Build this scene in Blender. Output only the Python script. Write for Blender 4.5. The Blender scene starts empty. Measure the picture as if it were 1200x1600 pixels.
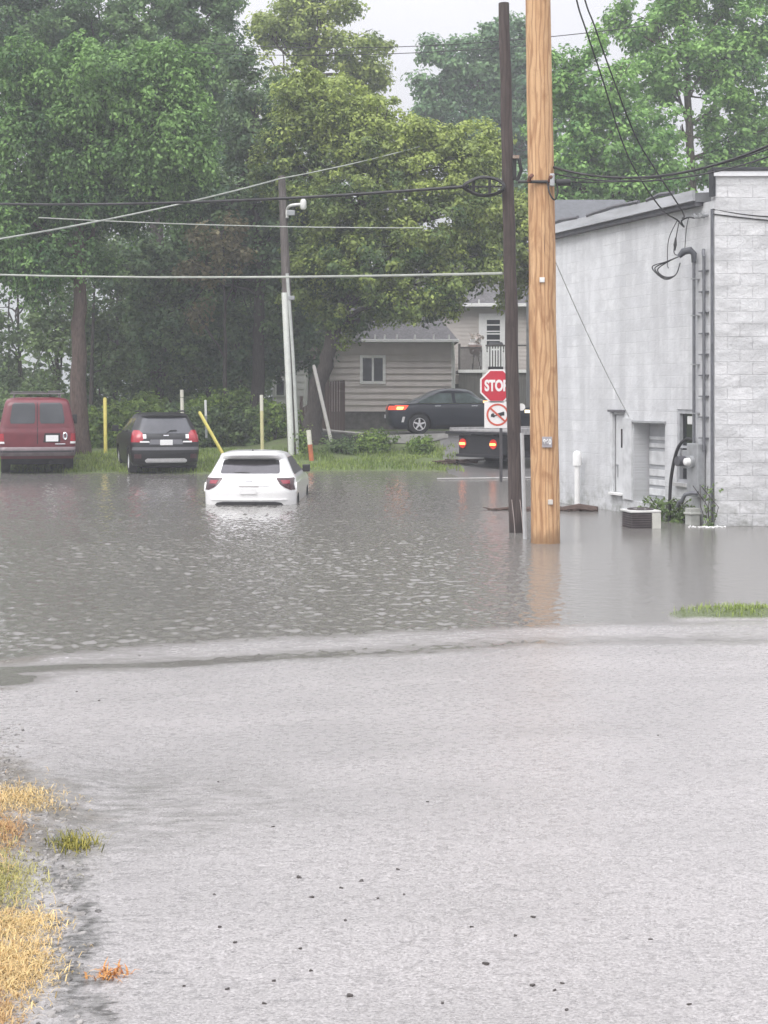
import bpy, bmesh, math, random
import numpy as np
from mathutils import Vector, Matrix

random.seed(7)
rng = np.random.default_rng(11)
SC = bpy.context.scene
COL = SC.collection
R = math.radians

# ---------------------------------------------------------------- camera model
F = 2400.0      # focal length in photo pixels (1200 x 1600 frame)
CX, HY = 600.0, 620.0
H = 2.08        # eye height above the flood water

def W(x, y, Y):
    return Vector(((x - CX) * Y / F, Y, H + (HY - y) * Y / F))

def G0(x, y, z=0.0):
    Y = F * (H - z) / (y - HY)
    return W(x, y, Y)

# ---------------------------------------------------------------- object helpers
def tag(o, label=None, cat=None, group=None, kind=None):
    if label: o['label'] = label
    if cat: o['category'] = cat
    if group: o['group'] = group
    if kind: o['kind'] = kind
    return o

def empty(name, loc=(0, 0, 0), rz=0.0, label=None, cat=None, group=None):
    o = bpy.data.objects.new(name, None)
    COL.objects.link(o)
    o.location = loc
    o.rotation_euler = (0, 0, rz)
    o.empty_display_size = 0.2
    return tag(o, label, cat, group)

class MB:
    def __init__(s):
        s.v = []; s.f = []; s.m = []
    def add(s, vs, fs, mi=0):
        o = len(s.v)
        s.v += [tuple(p) for p in vs]
        s.f += [tuple(i + o for i in f) for f in fs]
        s.m += [mi] * len(fs)
        return s
    def box(s, x0, x1, y0, y1, z0, z1, mi=0, M=None):
        vs = [Vector(p) for p in ((x0,y0,z0),(x1,y0,z0),(x1,y1,z0),(x0,y1,z0),(x0,y0,z1),(x1,y0,z1),(x1,y1,z1),(x0,y1,z1))]
        if M is not None: vs = [M @ p for p in vs]
        return s.add(vs, [(0,3,2,1),(4,5,6,7),(0,1,5,4),(1,2,6,5),(2,3,7,6),(3,0,4,7)], mi)
    def quad(s, a, b, c, d, mi=0):
        return s.add([a, b, c, d], [(0,1,2,3)], mi)
    def tube(s, pts, rad, n=8, mi=0, cap=True, closed=False):
        pts = [Vector(p) for p in pts]
        k = len(pts)
        if not hasattr(rad, '__len__'): rad = [rad] * k
        vs = []
        prev = None
        for i, p in enumerate(pts):
            if closed:
                d = pts[(i + 1) % k] - pts[i - 1]
            else:
                d = pts[min(i + 1, k - 1)] - pts[max(i - 1, 0)]
            d.normalize()
            if prev is None:
                u = d.cross(Vector((0, 0, 1)) if abs(d.z) < .9 else Vector((1, 0, 0)))
            else:
                u = prev - d * prev.dot(d)
            u.normalize(); prev = u
            w = d.cross(u)
            for j in range(n):
                a = 2 * math.pi * j / n
                vs.append(p + (u * math.cos(a) + w * math.sin(a)) * rad[i])
        fs = []
        for i in range(k if closed else k - 1):
            i2 = (i + 1) % k
            for j in range(n):
                j2 = (j + 1) % n
                fs.append((i*n+j, i*n+j2, i2*n+j2, i2*n+j))
        if cap and not closed:
            fs.append(tuple(range(n - 1, -1, -1)))
            fs.append(tuple((k-1)*n + j for j in range(n)))
        return s.add(vs, fs, mi)
    def cyl(s, a, b, r, r2=None, n=12, mi=0):
        return s.tube([a, b], [r, r if r2 is None else r2], n, mi)
    def prism(s, poly, z0, z1, M=None, mi=0):
        n = len(poly)
        vs = [Vector((p[0], p[1], z0)) for p in poly] + [Vector((p[0], p[1], z1)) for p in poly]
        if M is not None: vs = [M @ p for p in vs]
        fs = [tuple(range(n - 1, -1, -1)), tuple(range(n, 2 * n))]
        for i in range(n):
            j = (i + 1) % n
            fs.append((i, j, n + j, n + i))
        return s.add(vs, fs, mi)
    def build(s, name, mat, parent=None, smooth=None, label=None, bevel=0.0):
        me = bpy.data.meshes.new(name)
        me.from_pydata(s.v, [], s.f)
        mats = mat if isinstance(mat, (list, tuple)) else [mat]
        for m in mats: me.materials.append(m)
        if len(mats) > 1:
            me.polygons.foreach_set('material_index', s.m)
        me.update()
        fix_normals(me)
        if smooth is not None:
            me.polygons.foreach_set('use_smooth', [True] * len(me.polygons))
            me.set_sharp_from_angle(angle=R(smooth))
        o = bpy.data.objects.new(name, me)
        COL.objects.link(o)
        if parent is not None: o.parent = parent
        if label: o['label'] = label
        if bevel:
            b = o.modifiers.new('bevel', 'BEVEL'); b.width = bevel; b.segments = 2; b.limit_method = 'ANGLE'
        return o

def fix_normals(me):
    bm = bmesh.new(); bm.from_mesh(me)
    bmesh.ops.recalc_face_normals(bm, faces=bm.faces)
    bm.to_mesh(me); bm.free()

def np_mesh(name, verts, faces, mat, parent=None, smooth=False, attr=None):
    """big mesh from arrays, faces (n,k)"""
    verts = np.asarray(verts, dtype=np.float32); faces = np.asarray(faces, dtype=np.int32)
    me = bpy.data.meshes.new(name)
    n, k = faces.shape
    me.vertices.add(len(verts)); me.vertices.foreach_set('co', verts.ravel())
    me.loops.add(n * k); me.loops.foreach_set('vertex_index', faces.ravel())
    me.polygons.add(n)
    me.polygons.foreach_set('loop_start', np.arange(0, n * k, k, dtype=np.int32))
    me.polygons.foreach_set('loop_total', np.full(n, k, dtype=np.int32))
    if smooth: me.polygons.foreach_set('use_smooth', np.ones(n, dtype=bool))
    me.materials.append(mat)
    me.update(calc_edges=True)
    if attr is not None:
        a = me.attributes.new('tint', 'FLOAT', 'FACE')
        a.data.foreach_set('value', np.asarray(attr, dtype=np.float32))
    o = bpy.data.objects.new(name, me); COL.objects.link(o)
    if parent is not None: o.parent = parent
    return o

# ---------------------------------------------------------------- materials
def new_mat(name):
    m = bpy.data.materials.new(name); m.use_nodes = True
    nt = m.node_tree; nt.nodes.clear()
    out = nt.nodes.new('ShaderNodeOutputMaterial')
    p = nt.nodes.new('ShaderNodeBsdfPrincipled')
    nt.links.new(p.outputs[0], out.inputs[0])
    return m, nt, p, out

def nd(nt, t, **kw):
    n = nt.nodes.new(t)
    for k, v in kw.items():
        if k == 'ins':
            for kk, vv in v.items():
                n.inputs[kk].default_value = vv
        else: setattr(n, k, v)
    return n

def mix(nt, fac, a, b, mode='MIX'):
    n = nt.nodes.new('ShaderNodeMix'); n.data_type = 'RGBA'; n.blend_type = mode
    for sock, val in ((n.inputs[0], fac), (n.inputs[6], a), (n.inputs[7], b)):
        if hasattr(val, 'node'): nt.links.new(val, sock)
        elif isinstance(val, (int, float)): sock.default_value = val
        else: sock.default_value = (*val, 1)
    return n.outputs[2]

def ramp(nt, src, stops):
    n = nt.nodes.new('ShaderNodeValToRGB')
    while len(n.color_ramp.elements) < len(stops): n.color_ramp.elements.new(.5)
    for e, (p, c) in zip(n.color_ramp.elements, stops):
        e.position = p
        e.color = (c, c, c, 1) if isinstance(c, (int, float)) else (*c, 1)
    nt.links.new(src, n.inputs[0])
    return n.outputs[0]

def coords(nt, scale=(1, 1, 1), kind='Object'):
    tc = nt.nodes.new('ShaderNodeTexCoord'); mp = nt.nodes.new('ShaderNodeMapping')
    nt.links.new(tc.outputs[kind], mp.inputs[0]); mp.inputs['Scale'].default_value = scale
    return mp.outputs[0]

def noise(nt, vec, scale=5, detail=4, rough=.55, dist=0.0):
    n = nt.nodes.new('ShaderNodeTexNoise')
    n.inputs['Scale'].default_value = scale; n.inputs['Detail'].default_value = detail
    n.inputs['Roughness'].default_value = rough; n.inputs['Distortion'].default_value = dist
    if vec is not None: nt.links.new(vec, n.inputs['Vector'])
    return n.outputs[0]

def bump(nt, p, hgt, strength=.3, dist=.02):
    b = nt.nodes.new('ShaderNodeBump'); b.inputs['Strength'].default_value = strength
    b.inputs['Distance'].default_value = dist
    nt.links.new(hgt, b.inputs['Height']); nt.links.new(b.outputs[0], p.inputs['Normal'])
    return b

MC = {}
def M(name, col, rough=.6, metal=0.0, var=.18, scale=6, stretch=(1, 1, 1), bmp=0.0, coat=0.0, spec=.5, emit=None, es=0.0):
    """simple surface with procedural variation"""
    if name in MC: return MC[name]
    m, nt, p, out = new_mat(name)
    v = coords(nt, stretch)
    nz = noise(nt, v, scale, 5)
    r = ramp(nt, nz, [(.3, 0.0), (.7, 1.0)])
    c = mix(nt, r, tuple(x * (1 - var) for x in col), tuple(min(1, x * (1 + var)) for x in col))
    nt.links.new(c, p.inputs['Base Color'])
    p.inputs['Roughness'].default_value = rough; p.inputs['Metallic'].default_value = metal
    p.inputs['Coat Weight'].default_value = coat; p.inputs['Specular IOR Level'].default_value = spec
    if bmp: bump(nt, p, nz, bmp)
    if emit:
        p.inputs['Emission Color'].default_value = (*emit, 1); p.inputs['Emission Strength'].default_value = es
    MC[name] = m
    return m

def leaf_mat(name, dark, light, trans=.3):
    m, nt, p, out = new_mat(name)
    at = nd(nt, 'ShaderNodeAttribute', attribute_name='tint')
    ge = nt.nodes.new('ShaderNodeNewGeometry')
    c1 = mix(nt, at.outputs['Fac'], dark, light)
    hs = nt.nodes.new('ShaderNodeHueSaturation')
    mr = nd(nt, 'ShaderNodeMapRange', ins={3: .72, 4: 1.28})
    nt.links.new(ge.outputs['Random Per Island'], mr.inputs[0])
    nt.links.new(mr.outputs[0], hs.inputs['Value']); nt.links.new(c1, hs.inputs['Color'])
    nt.links.new(hs.outputs[0], p.inputs['Base Color'])
    p.inputs['Roughness'].default_value = .55; p.inputs['Specular IOR Level'].default_value = .35
    tr = nt.nodes.new('ShaderNodeBsdfTranslucent')
    nt.links.new(mix(nt, .5, hs.outputs[0], (.28, .36, .04), 'MULTIPLY'), tr.inputs[0])
    nt.links.new(hs.outputs[0], tr.inputs[0])
    ms = nt.nodes.new('ShaderNodeMixShader'); ms.inputs[0].default_value = trans
    nt.links.new(p.outputs[0], ms.inputs[1]); nt.links.new(tr.outputs[0], ms.inputs[2])
    nt.links.new(ms.outputs[0], out.inputs[0])
    return m

# ---- common materials
BARK = M('bark', (.115, .09, .072), .9, var=.45, scale=9, stretch=(3, 3, .6), bmp=.6)
BARKD = M('bark_dark', (.055, .046, .042), .9, var=.45, scale=9, stretch=(3, 3, .6), bmp=.6)
BLACK = M('black_rubber', (.022, .022, .024), .6, var=.2)
CABLE = M('cable_black', (.03, .03, .032), .55, var=.2)
CABLEG = M('cable_grey', (.40, .42, .38), .5, var=.15)
STEEL = M('galvanised', (.42, .43, .44), .45, .5, var=.15, scale=12)
GREYP = M('grey_paint_metal', (.33, .34, .35), .5, .2, var=.15, scale=8)
WHITE = M('white_paint', (.78, .78, .77), .5, var=.06, scale=4)
WHITEP = M('white_plastic', (.80, .80, .79), .35, var=.05)
GLASSD = M('dark_glass', (.018, .021, .024), .06, var=.3, scale=1.5, spec=.6)
GLASSV = M('van_glass', (.045, .05, .055), .08, var=.3, scale=1.5, spec=.7)
RUBBER = M('tyre_rubber', (.02, .02, .021), .75, var=.25, scale=20)
RIM = M('wheel_alloy', (.80, .80, .81), .3, .1, var=.1)
UNDER = M('underbody_black', (.018, .018, .02), .8, var=.3)
CHROME = M('bright_chrome', (.75, .76, .78), .15, .9, var=.05)
PLATE = M('plate_white', (.80, .80, .80), .4, var=.05)
LENS = M('red_lens', (.36, .018, .03), .15, var=.2, scale=20, coat=.6)
LENSW = M('clear_lens', (.8, .8, .8), .15, var=.1, coat=.5)

def bez(ps, n=8):
    out = []
    for i in range(len(ps) - 1):
        p0 = ps[max(i - 1, 0)]; p1 = ps[i]; p2 = ps[i + 1]; p3 = ps[min(i + 2, len(ps) - 1)]
        for k in range(n):
            t = k / n
            out.append(.5 * ((2 * p1) + (p2 - p0) * t + (2 * p0 - 5 * p1 + 4 * p2 - p3) * t * t + (3 * p1 - p0 - 3 * p2 + p3) * t ** 3))
    return out + [ps[-1]]
HAZE = 0.0018; EXPO = 0.16
# ================================================================ terrain, road, water, sky
def sm(a, b, x):
    t = np.clip((x - a) / (b - a), 0, 1); return t * t * (3 - 2 * t)

def vnoise(x, y, seed=0):
    """cheap smooth value noise on arrays"""
    x = np.asarray(x, float); y = np.asarray(y, float)
    xi = np.floor(x).astype(int); yi = np.floor(y).astype(int)
    fx = x - xi; fy = y - yi
    fx = fx * fx * (3 - 2 * fx); fy = fy * fy * (3 - 2 * fy)
    def h(i, j):
        n = np.sin(i * 127.1 + j * 311.7 + seed * 74.7) * 43758.5453
        return n - np.floor(n)
    return (h(xi, yi) * (1 - fx) + h(xi + 1, yi) * fx) * (1 - fy) + (h(xi, yi + 1) * (1 - fx) + h(xi + 1, yi + 1) * fx) * fy

def fbm(x, y, seed=0, o=4):
    s = 0; a = .5
    for i in range(o):
        s = s + a * vnoise(x * 2**i, y * 2**i, seed + i); a *= .5
    return s

def ground_z(X, Y):
    X = np.asarray(X, float); Y = np.asarray(Y, float)
    L = np.interp(Y, [-50, -8, 15, 30, 40, 41.4, 43.4, 47, 50, 55, 70, 130, 400], [-.6, -.6, -.7, -.7, -.3, -.02, .10, .36, .45, .6, .9, 1.2, 1.4])
    C = np.interp(Y, [-50, 30, 41, 43.3, 47, 49, 50.5, 55, 70, 130, 400], [-.6, -.7, -.2, 0.0, .36, .74, .84, .93, 1.1, 1.3, 1.4])
    Rr = np.interp(Y, [-50, 30, 37, 39.3, 43, 45, 48.4, 50.5, 55, 70, 130, 400], [-.6, -.7, -.14, 0.0, .05, .2, .8, .84, .93, 1.1, 1.3, 1.4])
    a = sm(-4.6, -3.0, X); b = sm(1.1, 2.1, X)
    z = L * (1 - a) + (C * (1 - b) + Rr * b) * a
    z = z + (fbm(X * .6, Y * .6, 3) - .47) * .10 * sm(40, 42, Y) * (1 - .8 * b)
    return z

YG = ([-14, -2.94, -1.5, -.2, 1.19, 3.28, 14], [11.0, 11.75, 12.03, 12.48, 13.03, 13.15, 13.6])
YS = ([-14, -3.04, -1.89, 0, 1.3, 2.73, 14], [10.9, 12.17, 12.97, 13.68, 13.98, 14.26, 15.4])
def road_z(X, Y):
    X = np.asarray(X, float); Y = np.asarray(Y, float)
    yg = np.interp(X, *YG) + (fbm(X * 1.3, Y * 0 + 3, 5) - .47) * .25
    ys = np.interp(X, *YS) + (fbm(X * 2.2, Y * 0 + 9, 8) - .47) * .22
    d = yg - Y
    n = fbm(X * .9, Y * 1.6, 21) - .47
    near = .036 * np.clip(d, 0, None) + n * .012 * sm(0, 1.5, d)
    # left and right of the crown falls off a little
    t = np.clip((Y - yg) / np.maximum(ys - yg, .2), 0, 1)
    crest = .012 * np.sin(np.pi * t) * (1 + n)
    z = np.where(d > 0, near, crest)
    z = z - .0080 * np.exp(-((Y - yg) / .22) ** 2) * np.clip(.48 + 3.4 * (fbm(X * .9, Y * 2.5, 31) - .44) - .5 * sm(.4, 2.6, X), 0, 1.35)
    z = z + .007 * (fbm(X * 5, Y * 7, 91) - .47) * sm(10.2, 11.2, Y)
    z = np.where(Y > ys, -.10 * (Y - ys), z)
    # puddled low spot by the verge at the left
    z = z - .034 * np.exp(-(((X + 2.85) / .52) ** 2 + ((Y - 11.1) / .36) ** 2)) * (.8 + 1.4 * n)
    # grass bank beyond the kerb at the right
    z = z + .10 * sm(2.45, 3.0, X) * np.exp(-((Y - ys - .45) / .34) ** 2) * (Y > ys - .1)
    # soft verge at the left
    z = z + .05 * sm(-1.25, -1.7, X) * sm(9.3, 8, Y) + .02 * (fbm(X * 4, Y * 4, 77) - .47) * sm(-1.1, -1.4, X) * sm(10, 9, Y)
    return z

def road_hit(x, y):
    """world point of the road under photo pixel"""
    Y = 6.0
    for _ in range(40):
        X = (x - CX) * Y / F
        z = float(road_z(X, Y))
        Y = .5 * Y + .5 * F * (H - z) / (y - HY)
    X = (x - CX) * Y / F
    return Vector((X, Y, float(road_z(X, Y))))

def grid_sheet(name, xs, ys, zf, mat, dz=0.0):
    X, Y = np.meshgrid(xs, ys)
    Z = zf(X, Y) + dz
    v = np.stack([X.ravel(), Y.ravel(), Z.ravel()], 1)
    nx, ny = len(xs), len(ys)
    i = np.arange(nx * ny).reshape(ny, nx)
    f = np.stack([i[:-1, :-1].ravel(), i[:-1, 1:].ravel(), i[1:, 1:].ravel(), i[1:, :-1].ravel()], 1)
    return np_mesh(name, v, f, mat, smooth=True)

# ---- road material: pale worn asphalt under a rain film
def road_mat():
    m, nt, p, out = new_mat('wet_asphalt')
    v = coords(nt)
    fine = noise(nt, v, 95, 3, .7)
    mid = noise(nt, v, 24, 4, .6)
    big = noise(nt, coords(nt, (.5, .9, 1)), 1.1, 4, .6)
    base = mix(nt, ramp(nt, fine, [(.34, 0.0), (.66, 1.0)]), (.215, .203, .20), (.485, .465, .46))
    base = mix(nt, ramp(nt, mid, [(.30, .45), (.5, 0.0)]), base, (.19, .182, .18))
    base = mix(nt, ramp(nt, big, [(.36, .30), (.58, 0.0)]), base, (.20, .195, .19))
    # worn, cracked strip along the left edge
    sep = nt.nodes.new('ShaderNodeSeparateXYZ'); tc = nt.nodes.new('ShaderNodeTexCoord')
    nt.links.new(tc.outputs['Object'], sep.inputs[0])
    wob = noise(nt, coords(nt, (1.2, 1.2, 1)), 1.6, 4, .65)
    ad = nd(nt, 'ShaderNodeMath', operation='MULTIPLY_ADD', ins={1: 1.5})
    yk = nd(nt, 'ShaderNodeMapRange', ins={1: 6.9, 2: 9.2, 3: .72, 4: 2.1}); nt.links.new(sep.outputs[1], yk.inputs[0])
    sh_ = nd(nt, 'ShaderNodeMath', operation='ADD'); nt.links.new(sep.outputs[0], sh_.inputs[0]); nt.links.new(yk.outputs[0], sh_.inputs[1])
    nt.links.new(wob, ad.inputs[0]); nt.links.new(sh_.outputs[0], ad.inputs[2])
    edge = ramp(nt, ad.outputs[0], [(0.0, 1.0), (.22, 0.0)])
    crk = ramp(nt, noise(nt, coords(nt, (.55, 1.9, 1)), 15, 5, .62, .6), [(.575, 0.0), (.64, .8)])
    dash = ramp(nt, noise(nt, coords(nt, (.7, 1.5, 1)), 30, 3, .6), [(.60, 0.0), (.68, .42)])
    base = mix(nt, dash, base, (.13, .125, .13))
    near = ramp(nt, ad.outputs[0], [(.60, 1.0), (1.25, 0.0)])
    cm = nd(nt, 'ShaderNodeMath', operation='MULTIPLY'); nt.links.new(crk, cm.inputs[0]); nt.links.new(near, cm.inputs[1])
    cm2 = nd(nt, 'ShaderNodeMath', operation='MULTIPLY'); nt.links.new(cm.outputs[0], cm2.inputs[0])
    nt.links.new(ramp(nt, noise(nt, v, 1.3, 3), [(.46, 0.0), (.60, 1.0)]), cm2.inputs[1])
    base = mix(nt, cm2.outputs[0], base, (.11, .108, .105))
    soil = mix(nt, ramp(nt, noise(nt, v, 40, 5, .7), [(.35, 0.0), (.65, 1.0)]), (.06, .05, .04), (.24, .215, .185))
    base = mix(nt, edge, base, soil)
    u1 = nd(nt, 'ShaderNodeMath', operation='MULTIPLY_ADD', ins={1: .25, 2: -.26}); nt.links.new(sep.outputs[1], u1.inputs[0])
    u2 = nd(nt, 'ShaderNodeMath', operation='ADD'); nt.links.new(u1.outputs[0], u2.inputs[0]); nt.links.new(sep.outputs[0], u2.inputs[1])
    u3 = nd(nt, 'ShaderNodeMath', operation='MULTIPLY_ADD', ins={1: .42}); nt.links.new(noise(nt, coords(nt, (1, 1.6, 1)), 5.5, 5, .7), u3.inputs[0]); nt.links.new(u2.outputs[0], u3.inputs[2])
    u4 = nd(nt, 'ShaderNodeMath', operation='SUBTRACT', ins={1: .21}); nt.links.new(u3.outputs[0], u4.inputs[0])
    u5 = nd(nt, 'ShaderNodeMath', operation='ABSOLUTE'); nt.links.new(u4.outputs[0], u5.inputs[0])
    rag = nd(nt, 'ShaderNodeMapRange', interpolation_type='SMOOTHSTEP', ins={1: .115, 2: .07, 3: 0.0, 4: .95}); nt.links.new(u5.outputs[0], rag.inputs[0])
    rk_ = nd(nt, 'ShaderNodeMapRange', interpolation_type='SMOOTHSTEP', ins={1: 7.0, 2: 6.5}); nt.links.new(sep.outputs[1], rk_.inputs[0])
    rn = nd(nt, 'ShaderNodeMath', operation='MULTIPLY'); nt.links.new(rk_.outputs[0], rn.inputs[0])
    nt.links.new(ramp(nt, noise(nt, coords(nt, (1.4, 1, 1)), 3.2, 4, .65), [(.45, 0.0), (.56, 1.0)]), rn.inputs[1])
    rg2 = nd(nt, 'ShaderNodeMath', operation='MULTIPLY'); nt.links.new(rn.outputs[0], rg2.inputs[0]); nt.links.new(rag.outputs[0], rg2.inputs[1])
    base = mix(nt, rg2.outputs[0], base, mix(nt, ramp(nt, noise(nt, coords(nt, (.7, 1.4, 1)), 26, 3), [(.4, 0.0), (.6, 1.0)]), (.05, .048, .045), (.19, .185, .18)))
    bx = nd(nt, 'ShaderNodeMapRange', ins={1: 2.45, 2: 2.8}); nt.links.new(sep.outputs[0], bx.inputs[0])
    by = nd(nt, 'ShaderNodeMapRange', ins={1: 14.28, 2: 14.40}); nt.links.new(sep.outputs[1], by.inputs[0])
    bk = nd(nt, 'ShaderNodeMath', operation='MULTIPLY'); nt.links.new(bx.outputs[0], bk.inputs[0]); nt.links.new(by.outputs[0], bk.inputs[1])
    base = mix(nt, bk.outputs[0], base, (.085, .11, .04))
    # damp patch where the crown sags, left of the middle
    dx = nd(nt, 'ShaderNodeMath', operation='MULTIPLY_ADD', ins={1: 1.0, 2: 1.15}); nt.links.new(sep.outputs[0], dx.inputs[0])
    dy = nd(nt, 'ShaderNodeMath', operation='MULTIPLY_ADD', ins={1: .8, 2: -5.7}); nt.links.new(sep.outputs[1], dy.inputs[0])
    cv = nt.nodes.new('ShaderNodeCombineXYZ'); nt.links.new(dx.outputs[0], cv.inputs[0]); nt.links.new(dy.outputs[0], cv.inputs[1])
    ln = nd(nt, 'ShaderNodeVectorMath', operation='LENGTH'); nt.links.new(cv.outputs[0], ln.inputs[0])
    dm = nd(nt, 'ShaderNodeMapRange', interpolation_type='SMOOTHSTEP', ins={1: 1.15, 2: .2}); nt.links.new(ln.outputs['Value'], dm.inputs[0])
    pm = nd(nt, 'ShaderNodeMath', operation='MULTIPLY'); nt.links.new(dm.outputs[0], pm.inputs[0])
    nt.links.new(ramp(nt, noise(nt, coords(nt, (.8, 2.0, 1)), 6, 5, .7), [(.42, .12), (.62, .85)]), pm.inputs[1])
    base = mix(nt, pm.outputs[0], base, (.165, .16, .15))
    # film of water where the road dips to the flood
    zn = nd(nt, 'ShaderNodeMath', operation='MULTIPLY_ADD', ins={1: -.022}); nt.links.new(noise(nt, coords(nt, (1, 2.4, 1)), 4.5, 4, .65), zn.inputs[0]); nt.links.new(sep.outputs[2], zn.inputs[2])
    film = nd(nt, 'ShaderNodeMapRange', interpolation_type='SMOOTHSTEP', ins={1: .006, 2: -.013}); nt.links.new(zn.outputs[0], film.inputs[0])
    base = mix(nt, film.outputs[0], base, (.20, .19, .18))
    nt.links.new(base, p.inputs['Base Color'])
    rg = nd(nt, 'ShaderNodeMapRange', ins={3: .17, 4: .40}); nt.links.new(mid, rg.inputs[0])
    rf = nd(nt, 'ShaderNodeMix', ins={3: .14}); nt.links.new(film.outputs[0], rf.inputs[0]); nt.links.new(rg.outputs[0], rf.inputs[2])
    nt.links.new(rf.outputs[0], p.inputs['Roughness'])
    p.inputs['IOR'].default_value = 1.36; p.inputs['Specular IOR Level'].default_value = .6
    ma = nd(nt, 'ShaderNodeMath', operation='ADD'); nt.links.new(fine, ma.inputs[0]); nt.links.new(mid, ma.inputs[1])
    bump(nt, p, ma.outputs[0], .55, .006)
    return m

def water_mat():
    m, nt, p, out = new_mat('flood_water')
    big = noise(nt, coords(nt, (.05, .05, 1)), 1.0, 2)
    c = mix(nt, big, (.15, .143, .132), (.185, .177, .165))
    nt.links.new(c, p.inputs['Base Color'])
    p.inputs['IOR'].default_value = 1.333
    w1 = noise(nt, coords(nt, (1.0, .75, 1)), 3.6, 3, .55, .4)
    w2 = noise(nt, coords(nt, (1, 1, 1)), 15, 2, .5)
    # the lee of the building stays calmer
    tc = nt.nodes.new('ShaderNodeTexCoord'); sep = nt.nodes.new('ShaderNodeSeparateXYZ')
    nt.links.new(tc.outputs['Object'], sep.inputs[0])
    calm = nd(nt, 'ShaderNodeMapRange', interpolation_type='SMOOTHSTEP', ins={1: .2, 2: 2.6, 3: 1.0, 4: .26})
    nt.links.new(sep.outputs[0], calm.inputs[0])
    rgh = nd(nt, 'ShaderNodeMapRange', interpolation_type='SMOOTHSTEP', ins={1: .0, 2: 2.4, 3: .08, 4: .19}); nt.links.new(sep.outputs[0], rgh.inputs[0]); nt.links.new(rgh.outputs[0], p.inputs['Roughness'])
    far = nd(nt, 'ShaderNodeMapRange', interpolation_type='SMOOTHSTEP', ins={1: 14.0, 2: 36.0, 3: 1.0, 4: .75})
    nt.links.new(sep.outputs[1], far.inputs[0])
    mu = nd(nt, 'ShaderNodeMath', operation='MULTIPLY'); nt.links.new(calm.outputs[0], mu.inputs[0]); nt.links.new(far.outputs[0], mu.inputs[1])
    s = nd(nt, 'ShaderNodeMath', operation='MULTIPLY_ADD', ins={1: .22}); nt.links.new(w2, s.inputs[0]); nt.links.new(w1, s.inputs[2])
    h = nd(nt, 'ShaderNodeMath', operation='MULTIPLY'); nt.links.new(s.outputs[0], h.inputs[0]); nt.links.new(mu.outputs[0], h.inputs[1])
    bump(nt, p, h.outputs[0], 1.0, .011)
    return m
WAVE = .031

def soil_mat():
    m, nt, p, out = new_mat('grassy_soil')
    v = coords(nt)
    a = noise(nt, v, 1.2, 5, .65); b = noise(nt, v, 14, 4, .7)
    c = mix(nt, ramp(nt, a, [(.35, 0.0), (.6, 1.0)]), (.07, .07, .045), (.09, .14, .04))
    c = mix(nt, ramp(nt, b, [(.3, 0.0), (.7, 1.0)]), c, (.15, .19, .07))
    nt.links.new(c, p.inputs['Base Color']); p.inputs['Roughness'].default_value = .8
    bump(nt, p, b, .6, .05)
    return m
SOIL = soil_mat()
ROAD = road_mat()

xs = np.concatenate([np.linspace(-400, -42, 30), np.arange(-40, 40, .5), np.linspace(42, 400, 30)])
ys = np.concatenate([np.linspace(-60, 34, 20), np.arange(35, 60, .25), np.linspace(61, 140, 40), np.linspace(150, 420, 12)])
ground = tag(grid_sheet('ground', xs, ys, ground_z, SOIL), kind='structure')

xs = np.concatenate([np.linspace(-14, -4, 40, endpoint=False), np.linspace(-4, 4.2, 270), np.linspace(4.3, 14, 40)])
ys = np.concatenate([np.linspace(-6, 4, 30, endpoint=False), np.linspace(4, 17.5, 420)])
road = tag(grid_sheet('road', xs, ys, road_z, ROAD), kind='structure')

# flood water, one sheet
def water_z(X, Y):
    r_ = np.random.default_rng(4)
    wx = X + .12 * (fbm(X * 1.3, Y * 1.3, 5) - .47); wy = Y + .12 * (fbm(X * 1.3, Y * 1.3, 6) - .47)
    a = np.zeros_like(X)
    for _ in range(60):
        lam = .08 * (.38 / .08) ** r_.random(); th = r_.uniform(0, 2 * np.pi); ph = r_.uniform(0, 2 * np.pi)
        k_ = 2 * np.pi / lam
        a += (lam / (2 * np.pi)) * (.16 / lam) ** .9 * np.sin(k_ * (wx * 1.3 * np.cos(th) + wy * np.sin(th)) + ph)
    amp = WAVE * (1 - .88 * sm(.5, 2.5, X)) * (1 - .35 * sm(24, 40, Y)) * sm(11.6, 13.0, Y) * (.7 + .6 * vnoise(X * .35, Y * .25, 44))
    return a * amp * sm(-11, -10, X) * sm(6, 5, X) * sm(11.5, 12.5, Y)
xs = np.concatenate([np.linspace(-70, -11.5, 12), np.arange(-11, 6, .027), np.linspace(6.5, 70, 12)])
ys = np.concatenate([np.linspace(-8, 11.6, 6), np.arange(11.7, 26, .034), np.arange(26, 44.5, .08), [46, 47]])
water = tag(grid_sheet('water', xs, ys, water_z, water_mat()), kind='structure')

# back street rising behind the tow truck, then running across
STREET = M('street_asphalt', (.125, .12, .118), .35, var=.25, scale=5, bmp=.3)
xs = np.linspace(1.75, 13, 40); ys = np.linspace(37.5, 48.2, 60)
tag(grid_sheet('side_street', xs, ys, ground_z, STREET, .02), kind='structure')
xs = np.linspace(-.9, 30, 90); ys = np.linspace(48.204, 52.6, 20)
tag(grid_sheet('cross_street', xs, ys, ground_z, STREET, .03), kind='structure')

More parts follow.
